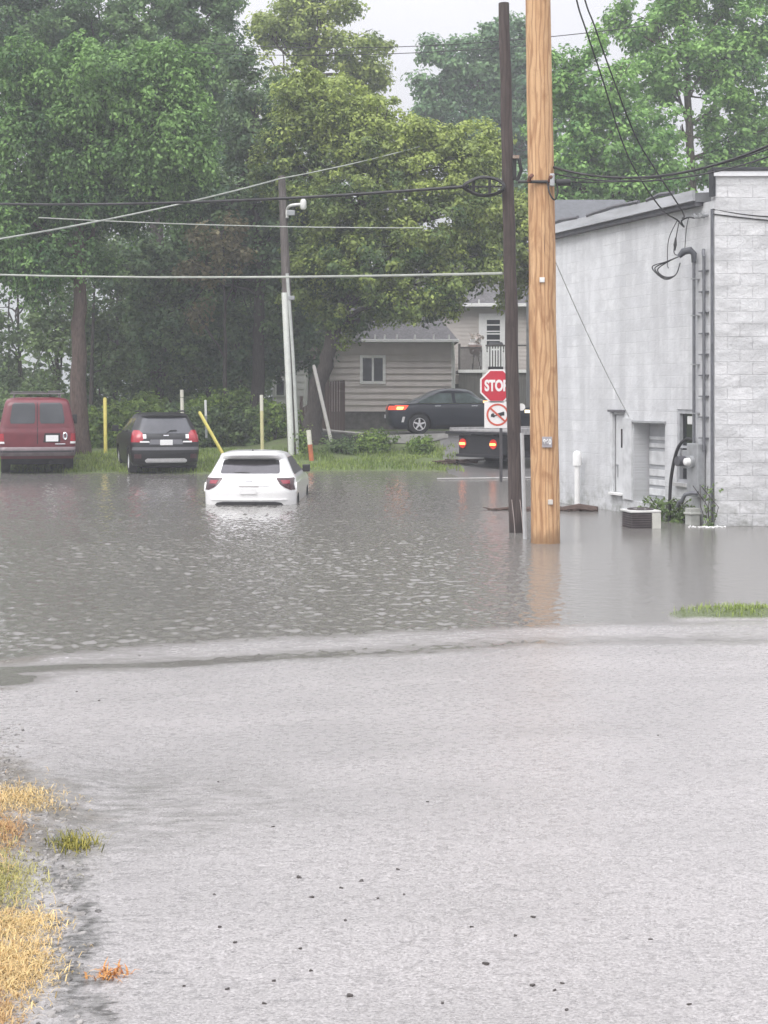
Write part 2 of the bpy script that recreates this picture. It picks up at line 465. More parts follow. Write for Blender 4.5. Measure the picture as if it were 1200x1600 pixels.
# ---- foliage of the ground
def blades(n, xy, zf, length, width, lean=.5, az=None):
    x, y = xy
    z = zf(x, y)
    L = rng.uniform(*length, n); Wd = rng.uniform(*width, n)
    a = rng.uniform(0, 2 * np.pi, n) if az is None else az + rng.normal(0, .9, n)
    le = np.clip(rng.normal(lean, .35, n), .02, 1.45)
    d = np.stack([np.cos(a), np.sin(a), np.zeros(n)], 1); s = np.stack([-np.sin(a), np.cos(a), np.zeros(n)], 1)
    up = np.array([0, 0, 1.0])
    b = np.stack([x, y, z - .005], 1)
    m1 = b + (d * np.sin(le * .6)[:, None] + up * np.cos(le * .6)[:, None]) * (L * .55)[:, None]
    tip = m1 + (d * np.sin(np.minimum(le * 1.5, 1.75))[:, None] + up * np.cos(np.minimum(le * 1.5, 1.75))[:, None]) * (L * .45)[:, None]
    w = (s * Wd[:, None] * .5)
    V = np.stack([b - w, b + w, m1 + w * .8, m1 - w * .8, tip + w * .15, tip - w * .15], 1).reshape(-1, 3)
    i = np.arange(n)[:, None] * 6
    Fc = np.concatenate([i + np.array([[0, 1, 2, 3]]), i + np.array([[3, 2, 4, 5]])])
    return V, Fc

def grass_obj(name, n, xy, zf, length, width, mat, lean=.5, tint=None, label=None):
    V, Fc = blades(n, xy, zf, length, width, lean)
    t = rng.random(n) if tint is None else tint
    o = np_mesh(name, V, Fc, mat, attr=np.concatenate([t, t]))
    return tag(o, label, 'grass', kind='stuff')

GRASS = leaf_mat('grass_green', (.12, .19, .035), (.34, .42, .12), .3)
STRAW = leaf_mat('grass_straw', (.38, .20, .09), (.72, .57, .28), .25)

VERGE = leaf_mat('grass_verge', (.20, .20, .06), (.50, .46, .17), .25)
# lawn strip at the far shore
n = 26000
x = rng.uniform(-13, 2.2, n); y = rng.uniform(41.0, 48.0, n) 
g = ground_z(x, y)
ok = (g > .012) & ~((x > -4.6) & (y > 47.3)) & (fbm(x * .8, y * .8, 50) > .36)
x, y = x[ok], y[ok]
grass_obj('lawn_grass', len(x), (x, y), ground_z, (.05, .17), (.012, .03), GRASS, .5,
          np.clip(.25 + 1.3 * (fbm(x * .5, y * .9, 61) - .3) + rng.normal(0, .15, len(x)), 0, 1), 'short wet green grass along the far edge of the flood')
# grass bank on the right beyond the kerb
n = 3400
x = rng.uniform(2.62, 6.5, n); y = np.interp(x, *YS) + rng.normal(.42, .15, n)
ok = rng.random(n) < sm(2.62, 3.5, x)
x, y = x[ok], y[ok]
grass_obj('kerb_grass', len(x), (x, y), road_z, (.03, .085), (.004, .010), GRASS, .75, np.clip(rng.normal(.75, .2, len(x)), 0, 1),
          'bright green grass strip between flooded lot and wet road')
# dry verge at the left, patchy
pts = []
def patch(cx, cy, rx, ry, n, tlo, thi, k=0):
    px = cx + rng.normal(0, .5, n) * rx; py = cy + rng.normal(0, .5, n) * ry
    for a, b in zip(px, py):
        if b > 1180: pts.append((a, b, rng.uniform(tlo, thi), 0, k))
patch(34, 1252, 62, 20, 1106, .6, 1.0)
patch(-30, 1268, 70, 40, 1249, .3, .9)
patch(8, 1305, 34, 22, 588, .0, .5)
patch(-30, 1330, 50, 50, 892, .1, .8)
patch(16, 1366, 56, 40, 928, .5, 1.0, 1)
patch(-30, 1390, 50, 60, 892, .2, .9, 1)
patch(30, 1436, 62, 24, 1106, .55, 1.0)
patch(26, 1500, 66, 52, 2320, .45, 1.0)
patch(-30, 1490, 60, 90, 1606, .2, .9)
patch(-10, 1585, 46, 40, 749, .05, .7)
P = []
for a, b, t, l, k in pts:
    Y = 6.0
    for _ in range(12):
        X = (a - CX) * Y / F
        Y = .5 * Y + .5 * F * (H - .036 * max(0, 11.9 - Y) - .03) / (b - HY)
    P.append(((a - CX) * Y / F, Y, t, k))
P = np.array(P)
gm = P[:, 3] > .5
for sel, mt, nm, lb in ((~gm, STRAW, 'dry_grass', 'matted straw yellow grass on the verge beside the road'),
                        (gm, VERGE, 'verge_grass', 'sparse olive green grass growing among the dry straw verge')):
    q = P[sel]
    V, Fc = blades(len(q), (q[:, 0], q[:, 1]), road_z, (.02, .06), (.002, .005), 1.32)
    o = np_mesh(nm, V, Fc, mt, attr=np.concatenate([q[:, 2], q[:, 2]]))
    tag(o, lb, 'grass', kind='stuff')

# loose gravel at the road edge
def stone(mb, c, r, seed):
    rr = random.Random(seed)
    ax = [rr.uniform(.6, 1.25) for _ in range(3)]
    an = rr.uniform(0, 6.28)
    vs = []
    t = (1 + 5 ** .5) / 2
    for p in ((-1,t,0),(1,t,0),(-1,-t,0),(1,-t,0),(0,-1,t),(0,1,t),(0,-1,-t),(0,1,-t),(t,0,-1),(t,0,1),(-t,0,-1),(-t,0,1)):
        k = rr.uniform(.75, 1.15) * r / 1.9
        x, y, z = p[0] * ax[0] * k, p[1] * ax[1] * k, p[2] * ax[2] * k * .65
        vs.append((c[0] + x * math.cos(an) - y * math.sin(an), c[1] + x * math.sin(an) + y * math.cos(an), c[2] + z))
    mb.add(vs, [(0,11,5),(0,5,1),(0,1,7),(0,7,10),(0,10,11),(1,5,9),(5,11,4),(11,10,2),(10,7,6),(7,1,8),(3,9,4),(3,4,2),(3,2,6),(3,6,8),(3,8,9),(4,9,5),(2,4,11),(6,2,10),(8,6,7),(9,8,1)])
mb = MB()
for i in range(800):
    k = random.random()
    if k < .3: px, py = random.gauss(8, 18), random.uniform(1130, 1240)
    elif k < .6: px, py = random.gauss(95, 24), random.uniform(1255, 1540)
    else: px, py = random.gauss(40, 45), random.uniform(1250, 1610)
    p = road_hit(px, py)
    stone(mb, (p.x, p.y, p.z - .001), random.choice((.006, .009, .012, .017)), i)
GRAVEL = M('gravel', (.20, .19, .18), .5, var=.75, scale=14)
tag(mb.build('gravel', GRAVEL), 'loose wet grey gravel along the crumbling road edge', 'gravel', kind='stuff')

# dark clods and leaf scraps on the road
DEBR = M('wet_leaf', (.06, .052, .048), .6, var=.4)
spots = [(100,257),(130,303),(200,282),(247,265),(285,306),(332,238),(210,358),(347,297),(104,424),(128,476),(20,553),(42,500),(218,535),(438,552),(540,460),(608,394),(650,350),(505,373),(648,510),(700,522),(718,505),(728,568),(925,402),(1015,555),(402,80),(40,138)]
spots = [(400 + a / 1.5, 1200 + b / 1.5) for a, b in spots] + [(569, 988), (218, 1025), (155, 1095), (120, 1081), (341, 1222), (428, 1292), (287, 1541), (355, 1546), (335, 1398), (343, 1449), (367, 1473), (1028, 1149)]
for i, (a, b) in enumerate(spots):
    p = road_hit(a, b)
    mb = MB(); rr = random.Random(i)
    big = i in (0, 1, 3, 12, 14, 16, 18)
    s0 = (.0115 if big else .006) * (1.6 if b < 1100 else 1)
    poly = []
    for j in range(9):
        an = j / 9 * 6.283; r0 = s0 * rr.uniform(.45, 1.15)
        poly.append((math.cos(an) * r0 * 1.3, math.sin(an) * r0))
    mb.prism(poly, -.002, .003 + .35 * s0 * rr.random())
    o = mb.build('leaf_scrap', DEBR); o.location = p; o.rotation_euler = (rr.uniform(-.3, .3), rr.uniform(-.3, .3), rr.uniform(0, 6))
    tag(o, 'tiny dark wet leaf scrap lying on the pale road', 'leaf', 'dark leaf scraps scattered on the wet road')

# weed tuft and torn straw on the road edge
def tuft(name, px, py, n, r, ln, mat, label, cat, lean=.7, wd=(.004, .009)):
    p = road_hit(px, py)
    x = p.x + rng.normal(0, r, n); y = p.y + rng.normal(0, r * 1.2, n)
    V, Fc = blades(n, (x, y), road_z, ln, wd, lean)
    o = np_mesh(name, V - np.array(p), Fc, mat, attr=rng.random(2 * n)); o.location = p
    return tag(o, label, cat)
WEED = leaf_mat('weed_leaf', (.10, .12, .02), (.42, .36, .08), .2)
RUSTY = leaf_mat('rust_straw', (.40, .14, .05), (.66, .36, .12), .2)
tuft('weed_tuft', 118, 1322, 230, .052, (.03, .10), WEED, 'olive green weed tuft growing from the crumbled asphalt edge', 'weed', 1.0, (.003, .007))
tuft('straw_scrap', 176, 1524, 60, .022, (.03, .06), RUSTY, 'small orange scrap of straw lying alone on the road', 'straw', 1.35)
# ================================================================ trees
def leaf_cloud(centres, radii, counts, size, droop=0.0, flat=.75, tints=None, outward=None):
    """rhombus leaves gathered in clumps; returns verts, faces, tint"""
    k = len(centres)
    idx = np.repeat(np.arange(k), counts)
    n = len(idx)
    u = rng.normal(0, 1, (n, 3)); u /= np.linalg.norm(u, axis=1)[:, None]
    r = rng.random(n) ** .45
    off = u * r[:, None] * radii[idx][:, None]
    off[:, 2] *= flat
    c = centres[idx] + off
    if droop: c[:, 2] -= droop * r ** 2 * radii[idx]
    # normal: outward from clump, upward bias
    nm = u * .55 + rng.normal(0, .45, (n, 3)); nm[:, 2] += .55
    if outward is not None: nm += outward[idx] * .35
    nm /= np.linalg.norm(nm, axis=1)[:, None]
    t = rng.normal(0, 1, (n, 3)); t[:, 2] -= .5 + droop
    t -= nm * (t * nm).sum(1)[:, None]; t /= np.linalg.norm(t, axis=1)[:, None]
    b = np.cross(nm, t)
    s = size * rng.uniform(.65, 1.35, n)
    L = t * (s * .5)[:, None]; B = b * (s * .30)[:, None]
    bend = nm * (s * .08)[:, None]
    V = np.stack([c - L, c + B - L * .1 + bend, c + L, c - B - L * .1 + bend], 1).reshape(-1, 3)
    Fc = np.arange(n * 4).reshape(n, 4)
    tt = tints[idx] if tints is not None else rng.random(n)
    tt = np.clip(tt + rng.normal(0, .08, n), 0, 1)
    return V, Fc, tt

def crown_clumps(lobes, Y, gap=0.0, clump=.45, dens=1.0, seed=0, depth=.8, yoff=None):
    """lobes in photo px at depth Y -> clump centres in world"""
    C = []; Rd = []; T = []; O = []
    full = []
    for lb in lobes:
        full.append(lb)
        if lb[2] > 30:
            for _ in range(3):
                an = rng.uniform(np.pi * .95, np.pi * 2.05) if seed == 21 else rng.uniform(0, 2 * np.pi); q = rng.uniform(.26, .42)
                full.append((lb[0] + math.cos(an) * lb[2] * 1.02, lb[1] + math.sin(an) * lb[3] * 1.02, lb[2] * q, lb[3] * q, (lb[4] if len(lb) > 4 else 0) + rng.uniform(-.8, .8), (lb[5] if len(lb) > 5 else 0) + rng.uniform(-.12, .12)))
    lobes = full
    ppm = F / Y
    for li, lb in enumerate(lobes):
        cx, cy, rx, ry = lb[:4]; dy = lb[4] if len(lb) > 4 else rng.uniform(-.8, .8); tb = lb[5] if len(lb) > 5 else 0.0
        c = np.array(W(cx, cy, Y)); c[1] += dy
        a = np.array([rx / ppm, max(rx, ry) / ppm * depth, ry / ppm])
        vol = a[0] * a[2] * np.pi
        n = max(6, int(vol / (clump ** 2) * 2.4 * dens))
        u = rng.normal(0, 1, (n, 3)); u /= np.linalg.norm(u, axis=1)[:, None]
        r = 1 - .62 * rng.random(n) ** 1.6
        bumpy = 1 + .40 * (fbm(u[:, 0] * 2.3 + li * 7.1 + seed, u[:, 2] * 2.3 + u[:, 1] * 1.7, seed + li) - .47) * 2
        p = c + u * a * (r * bumpy)[:, None]
        if gap > 0:
            keep = fbm(p[:, 0] * .9 + seed, p[:, 2] * .9 + p[:, 1] * .3, seed + 5) > gap
            p, u = p[keep], u[keep]
        C.append(p); O.append(u)
        Rd.append(clump * rng.uniform(.6, 1.35, len(p)))
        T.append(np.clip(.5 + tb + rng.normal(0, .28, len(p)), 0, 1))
    return np.concatenate(C), np.concatenate(Rd), np.concatenate(T), np.concatenate(O)

def limb(mb, a, b, r0, r1, wig=.12, n=7, seg=8):
    a, b = Vector(a), Vector(b)
    L = (b - a).length
    pts = []
    w1 = Vector((random.uniform(-1, 1), random.uniform(-1, 1), random.uniform(-.2, 1))) * L * wig
    for i in range(seg + 1):
        t = i / seg
        pts.append(a.lerp(b, t) + w1 * math.sin(math.pi * t) + Vector((random.gauss(0, 1), random.gauss(0, 1), random.gauss(0, 1))) * L * .012 * (0 < i < seg))
    mb.tube(pts, [r0 + (r1 - r0) * (i / seg) ** .8 for i in range(seg + 1)], n)
    return pts

def tree(name, Y, trunk, r, lobes, mats, label, cat='tree', size=.19, clump=.48, per=44, gap=0.0, dens=1.0, droop=0.0, bark=None,
         seed=0, flat=.72, limbs=True, group=None, depth=.8, extra_limbs=()):
    """trunk: list of px points from base up, all at depth Y (base y fixes the ground)"""
    base = W(trunk[0][0], trunk[0][1], Y)
    base.z = float(ground_z(base.x, base.y)) - .05
    root = empty(name, base, 0, label, cat, group)
    pts = [base] + [W(a, b, Y) for a, b in trunk[1:]]
    mb = MB()
    # trunk, subdivided, with root flare
    tp = []
    for a, b in zip(pts[:-1], pts[1:]):
        for i in range(5): tp.append(a.lerp(b, i / 5))
    tp.append(pts[-1])
    k = len(tp)
    tp = [p + Vector((random.gauss(0, 1), random.gauss(0, 1), 0)) * r * .10 * (i > 0) for i, p in enumerate(tp)]
    rad = [r * (1 - .62 * i / (k - 1)) * (1 + .5 * math.exp(-i / 1.2)) for i in range(k)]
    mb.tube([p - base for p in tp], rad, 10)
    top = tp[-1]
    if limbs:
        for lb in lobes:
            c = W(lb[0], lb[1], Y)
            if len(lb) > 4: c.y += lb[4]
            # leave trunk at a point below the lobe
            cand = [(i, p) for i, p in enumerate(tp) if p.z < c.z - .3 and i > k * .35]
            i, st = cand[-1] if cand else (k - 1, top)
            if random.random() < .5 and len(cand) > 3: i, st = cand[-3]
            rr = max(.03, rad[i] * .5)
            lp = limb(mb, st - base, c - base, rr, .03, .10, 6)
            for q in range(3):
                s = lp[random.randint(3, 7)]
                e = c - base + Vector((random.uniform(-1, 1) * lb[2], random.uniform(-1, 1) * lb[2] * .6, random.uniform(-.5, 1) * lb[3])) * (Y / F) * .85
                limb(mb, s, e, .045, .012, .1, 5, 6)
    for (a, b, ra, rb) in extra_limbs:
        limb(mb, W(*a, Y) - base, W(*b, Y) - base, ra, rb, .08, 7)
    mb.build('trunk', bark or BARK, root, smooth=60)
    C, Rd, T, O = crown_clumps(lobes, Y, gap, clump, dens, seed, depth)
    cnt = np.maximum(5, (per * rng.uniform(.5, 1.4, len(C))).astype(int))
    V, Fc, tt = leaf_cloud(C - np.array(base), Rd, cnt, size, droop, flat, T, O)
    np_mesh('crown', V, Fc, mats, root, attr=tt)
    return root

L_LOC = leaf_mat('leaf_locust', (0.046, 0.116, 0.037), (0.224, 0.386, 0.112))
L_DARK = leaf_mat('leaf_dark', (0.053, 0.110, 0.053), (0.174, 0.263, 0.095))
L_ELM = leaf_mat('leaf_elm', (0.061, 0.138, 0.061), (0.196, 0.319, 0.112))
L_MAPLE = leaf_mat('leaf_maple', (.062, .118, .036), (.37, .45, .11))
L_TALL = leaf_mat('leaf_pale', (0.150, 0.224, 0.064), (0.477, 0.550, 0.151))
L_FAR = leaf_mat('leaf_hazy', (0.062, 0.140, 0.070), (0.199, 0.334, 0.143))  # blue cast of distant haze mixed into the leaf colour
L_RIGHT = leaf_mat('leaf_right', (0.097, 0.224, 0.064), (0.317, 0.530, 0.143))
L_UND = leaf_mat('leaf_under', (0.062, 0.112, 0.047), (0.199, 0.284, 0.101))
L_BUSH = leaf_mat('leaf_bush', (0.080, 0.150, 0.031), (0.280, 0.392, 0.085))
L_BROWN = leaf_mat('leaf_brown', (.13, .12, .06), (.26, .23, .12))

BARKM = M('bark_brown', (.085, .06, .05), .9, var=.45, scale=9, stretch=(3, 3, .6), bmp=.6)
tree('locust_tree', 47, [(124, 708), (123, 560), (123, 430), (126, 300), (140, 200)], .27,
     [(50, 220, 85, 85, 0, 0), (175, 130, 115, 62, -.6, .15), (262, 190, 72, 80, -1.0, .3), (100, 140, 95, 70, .3, 0), (215, 245, 90, 62, -.5, .1),  # lit upper right put into the lobe tints, inner and lower lobes darker
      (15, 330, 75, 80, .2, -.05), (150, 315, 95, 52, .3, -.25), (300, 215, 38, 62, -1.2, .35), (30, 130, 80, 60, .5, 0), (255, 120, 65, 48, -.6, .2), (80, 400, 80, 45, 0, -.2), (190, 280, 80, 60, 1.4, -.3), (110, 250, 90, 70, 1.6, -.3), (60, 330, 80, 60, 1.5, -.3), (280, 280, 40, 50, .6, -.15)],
     L_LOC, 'large left locust tree with drooping bright green sprays and thick brown trunk', size=.135, clump=.36, per=70, droop=.9, flat=1.25, seed=3, bark=BARKM)
tree('elm_tree', 60, [(250, 690), (248, 500), (245, 300), (240, 100)], .42,
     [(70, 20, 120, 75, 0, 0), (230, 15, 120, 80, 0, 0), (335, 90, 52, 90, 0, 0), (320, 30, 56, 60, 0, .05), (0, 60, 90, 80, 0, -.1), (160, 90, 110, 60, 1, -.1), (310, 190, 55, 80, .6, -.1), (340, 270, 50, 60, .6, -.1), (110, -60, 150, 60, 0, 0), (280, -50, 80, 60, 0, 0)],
     L_ELM, 'tall dark elm rising behind the locust at the top of the photo', size=.165, clump=.48, per=84, seed=9, gap=.33, bark=BARKD)
tree('hackberry_tree', 53, [(402, 668), (404, 520), (408, 420), (392, 300), (400, 180)], .24,
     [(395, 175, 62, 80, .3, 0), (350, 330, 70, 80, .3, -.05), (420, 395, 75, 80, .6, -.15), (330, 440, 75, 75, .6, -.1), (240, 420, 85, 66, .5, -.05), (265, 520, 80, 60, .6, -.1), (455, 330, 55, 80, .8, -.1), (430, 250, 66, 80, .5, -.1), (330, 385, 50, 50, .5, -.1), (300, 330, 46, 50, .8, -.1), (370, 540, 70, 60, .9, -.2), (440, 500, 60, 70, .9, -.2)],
     L_DARK, 'dark slender hackberry with forked limbs behind the light pole', size=.17, clump=.44, per=56, seed=14, bark=BARKD, gap=.29,
     extra_limbs=(((408, 420), (440, 335), .10, .05), ((408, 420), (388, 330), .10, .05)))
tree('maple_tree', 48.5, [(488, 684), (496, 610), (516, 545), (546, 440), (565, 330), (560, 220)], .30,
     [(520, 160, 72, 52, .2, .32), (600, 225, 84, 62, -.3, .28), (695, 265, 76, 62, -.6, .38), (470, 270, 66, 70, .4, -.1), (560, 320, 96, 70, -.7, -.12), (670, 350, 88, 66, -1.0, .02), (755, 320, 46, 78, -.3, .28),  # light on top and right put into the lobe tints, lower lobes darker
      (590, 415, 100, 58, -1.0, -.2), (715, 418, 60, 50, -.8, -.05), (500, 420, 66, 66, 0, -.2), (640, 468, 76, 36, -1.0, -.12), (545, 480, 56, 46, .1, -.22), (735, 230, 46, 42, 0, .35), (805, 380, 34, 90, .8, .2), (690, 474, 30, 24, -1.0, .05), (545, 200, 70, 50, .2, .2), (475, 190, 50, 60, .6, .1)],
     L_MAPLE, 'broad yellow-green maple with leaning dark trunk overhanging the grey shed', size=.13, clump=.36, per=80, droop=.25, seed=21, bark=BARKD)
tree('poplar_tree', 66, [(500, 680), (498, 400), (492, 200), (490, 70)], .4,
     [(470, 60, 64, 56, 0, .1), (535, 80, 58, 56, 0, 0), (440, 105, 50, 60, 0, .1), (505, 30, 52, 34, 0, .1), (588, 108, 20, 26, 0, 0), (470, 165, 66, 52, 0, .1), (560, 130, 36, 36, 0, 0), (420, 45, 30, 40, 0, 0), (480, 10, 50, 30, 0, 0)],
     L_TALL, 'tall pale feathery poplar standing above the yellow-green maple', size=.19, clump=.48, per=52, seed=30, gap=.36)
tree('oak_tree', 88, [(760, 660), (760, 400), (756, 220), (752, 120)], .5,
     [(720, 95, 46, 40, 0, .1), (765, 140, 56, 54, 0, 0), (690, 150, 38, 36, 0, 0), (680, 80, 26, 24, 0, .1), (795, 90, 56, 50, 0, 0), (715, 195, 52, 40, 0, -.2), (830, 130, 56, 66, 0, -.1), (770, 210, 60, 50, 0, -.2), (840, 200, 56, 60, 0, -.2), (660, 130, 18, 22, 0, 0)],
     L_FAR, 'distant bluish green oak between the maple and the wooden poles', size=.27, clump=.66, per=64, seed=37, gap=.28)
tree('ash_tree', 57, [(905, 640), (905, 420), (912, 300), (925, 200)], .3,
     [(893, 215, 52, 90, 0, .05), (940, 130, 60, 56, 0, .1), (965, 215, 76, 60, 0, .1), (905, 300, 70, 40, 0, 0), (990, 290, 76, 36, 0, 0), (880, 120, 40, 60, .6, -.1), (1030, 250, 60, 50, .3, 0)],
     L_RIGHT, 'mid green ash tree beside the new wooden pole above the block building', size=.18, clump=.46, per=60, seed=44, gap=.27)
tree('cottonwood_tree', 61, [(1090, 650), (1086, 420), (1080, 250), (1074, 120), (1070, 20)], .24,
     [(1030, 50, 76, 48, 0, .15), (1125, 40, 76, 56, 0, .1), (1180, 120, 56, 66, 0, .1), (1085, 140, 66, 46, 0, 0), (1150, 215, 80, 46, 0, .05), (985, 40, 46, 36, 0, .1), (1200, 230, 60, 52, 0, .05), (1080, 285, 80, 34, 0, 0), (1240, 60, 60, 80, 0, 0), (1005, 120, 50, 40, 0, .1), (1060, -30, 90, 44, 0, .1), (1160, -40, 90, 44, 0, .1), (1190, 290, 60, 34, 0, 0), (1060, 200, 60, 56, -.8, .05), (1110, 110, 56, 50, -.9, .1), (1040, 130, 46, 46, -.8, .1), (1130, 270, 60, 40, -.6, .05)],
     L_RIGHT, 'open crowned cottonwood above the tall front wall with sky showing through', size=.19, clump=.48, per=52, seed=52, gap=.40)
tree('walnut_tree', 82, [(830, 660), (830, 480), (828, 380)], .4,
     [(800, 320, 60, 80, 0, 0), (860, 330, 50, 80, 0, 0), (770, 420, 60, 60, 0, -.1), (840, 430, 60, 56, 0, -.1), (900, 300, 60, 50, 0, 0)],
     L_FAR, 'dark walnut tree standing behind the beige house roof', size=.32, clump=.7, per=40, seed=58, limbs=False)

# slim trees of the thicket
slim = [(28, 60, 700, 30, .09, 'slim trunk at the photo edge behind the red van', [(20, 600, 50, 34), (40, 400, 60, 36), (-20, 540, 50, 80), (25, 480, 44, 46)]),
        (90, 56, 702, 50, .10, 'slim tree just behind the van roof rack', [(80, 600, 48, 26), (100, 550, 34, 46), (86, 400, 50, 30), (78, 500, 36, 40)]),
        (141, 55, 704, 300, .09, 'slim dark trunk close beside the thick locust trunk', [(140, 480, 50, 48), (165, 560, 46, 44), (150, 410, 60, 36)]),
        (178, 58, 700, 300, .11, 'slim tree behind the upright yellow post', [(180, 430, 60, 50), (200, 540, 50, 50), (160, 620, 36, 30)]),
        (248, 57, 700, 330, .12, 'slim tree behind the black utility vehicle', [(250, 470, 60, 56), (230, 590, 60, 36), (280, 600, 46, 34)]),
        (326, 58, 698, 350, .12, 'slim tree behind the leaning yellow post', [(320, 500, 60, 60), (340, 590, 60, 46), (300, 420, 60, 50)]),
        (376, 60, 690, 400, .13, 'slim tree between the yellow posts and the light pole', [(380, 480, 60, 60), (390, 600, 56, 40), (360, 560, 56, 60)])]
for i, (px, Y, by, ty, r, lb, lob) in enumerate(slim):
    tree('slim_tree', Y, [(px, by), (px + random.uniform(-4, 4), 560), (px + random.uniform(-8, 8), 430)], r,
         [(a, b, c, d, random.uniform(-1, 1), random.uniform(-.25, .05)) for a, b, c, d in lob], L_UND if i != 5 else L_UND, lb, size=.18, clump=.45, per=36, gap=.48 if i < 2 else .36,
         seed=70 + i, bark=BARKD, group='slim trees of the thicket behind the parked vehicles')
# small half-dead tree with brown leaves
tree('browning_tree', 51.5, [(350, 690), (352, 560), (350, 430)], .09, [(345, 365, 40, 30, 0, 0), (370, 405, 30, 30, 0, -.1), (320, 420, 34, 22, 0, .1), (310, 490, 22, 28, 0, 0)],
     L_BROWN, 'thin half-dead tree with brown leaves below the cables', size=.18, clump=.35, per=16, seed=90, bark=BARKD)

def bush(px, py, w, h, Y, mat, label, seed, name='bush', size=.13, per=46, group=None):
    b = W(px, py, Y); b.z = float(ground_z(b.x, b.y))
    root = empty(name, b, 0, label, 'bush', group)
    ppm = F / Y
    top = HY - (b.z - H) * ppm
    lob = [(px + random.uniform(-.3, .3) * w, top - h * random.uniform(.3, .6), w * random.uniform(.3, .45), h * random.uniform(.35, .5), random.uniform(-.3, .3), random.uniform(-.15, .15)) for _ in range(5)]
    C, Rd, T, O = crown_clumps(lob, Y, 0, .24, 1.0, seed, .8)
    C[:, 2] = np.maximum(C[:, 2], b.z + .05)
    cnt = np.maximum(4, (per * .6 * rng.uniform(.5, 1.4, len(C))).astype(int))
    V, Fc, tt = leaf_cloud(C - np.array(b), Rd, cnt, size, .1, .9, T, O)
    np_mesh('foliage', V, Fc, mat, root, attr=tt)
    mb = MB()
    for k in range(5):
        e = Vector((random.uniform(-.4, .4) * w / ppm, random.uniform(-.3, .3), h / ppm * .75))
        limb(mb, (random.uniform(-.05, .05), random.uniform(-.05, .05), -.05), e, .018, .006, .08, 5, 5)
    mb.build('stem', BARKD, root)
    return root
bush(152, 704, 70, 62, 49.5, L_BUSH, 'low bright bush left of the upright yellow post', 101)
bush(215, 702, 110, 74, 50.5, L_BUSH, 'wide bush behind the black utility vehicle', 102)
bush(300, 702, 90, 66, 50.2, L_UND, 'dark bush between the white stake and leaning yellow post', 103)
bush(350, 702, 90, 76, 51, L_BUSH, 'leafy bush behind the roof of the white car', 104)
bush(395, 700, 70, 66, 50.5, L_UND, 'dark bush left of the second upright yellow post', 105)
bush(430, 702, 54, 60, 50, L_BUSH, 'bush between the upright yellow post and light pole', 106)
bush(60, 700, 120, 80, 52, L_UND, 'dark bush mostly hidden behind the red van', 107)
bush(582, 706, 56, 36, 47.2, L_BUSH, 'bright low shrub in front of the grey shed foundation', 108, size=.10)
bush(654, 702, 40, 28, 47.0, L_BUSH, 'small shrub below the rear wheel of the dark sedan', 109, size=.10)
bush(474, 706, 22, 40, 46.6, L_BUSH, 'narrow yellowish shrub beside the orange-footed marker', 110, size=.09)
bush(530, 704, 50, 22, 46.8, L_UND, 'low dark weeds at the foot of the leaning white pipe', 111, size=.09)

# far wood seen as one mass
C = []
for _ in range(1900):
    px = random.uniform(-120, 640)
    lo, hi = 655, 380
    if px < 112: 
        if random.random() < .55: py = random.uniform(575, 660)
        else: py = random.uniform(330, 428)
    else: py = random.uniform(hi, lo)
    if fbm(px / 38.0, py / 30.0, 7) < .30 + (.10 if px < 300 else 0): continue
    C.append(W(px, py, random.uniform(72, 92)))
for _ in range(1500):
    px = random.uniform(-1000, -120); py = 655 - 330 * random.random() ** 1.5
    if fbm(px / 38.0, py / 30.0, 7) > .34: C.append(W(px, py, random.uniform(84, 104)))
C = np.array(C)
V, Fc, tt = leaf_cloud(C, np.full(len(C), 1.1), np.full(len(C), 46), .36, 0, .8, np.clip(rng.normal(.4, .25, len(C)), 0, 1))
tag(np_mesh('distant_woods', V, Fc, L_UND, attr=tt), 'dense dark woods closing the view behind the parked vehicles', 'woods', kind='stuff')
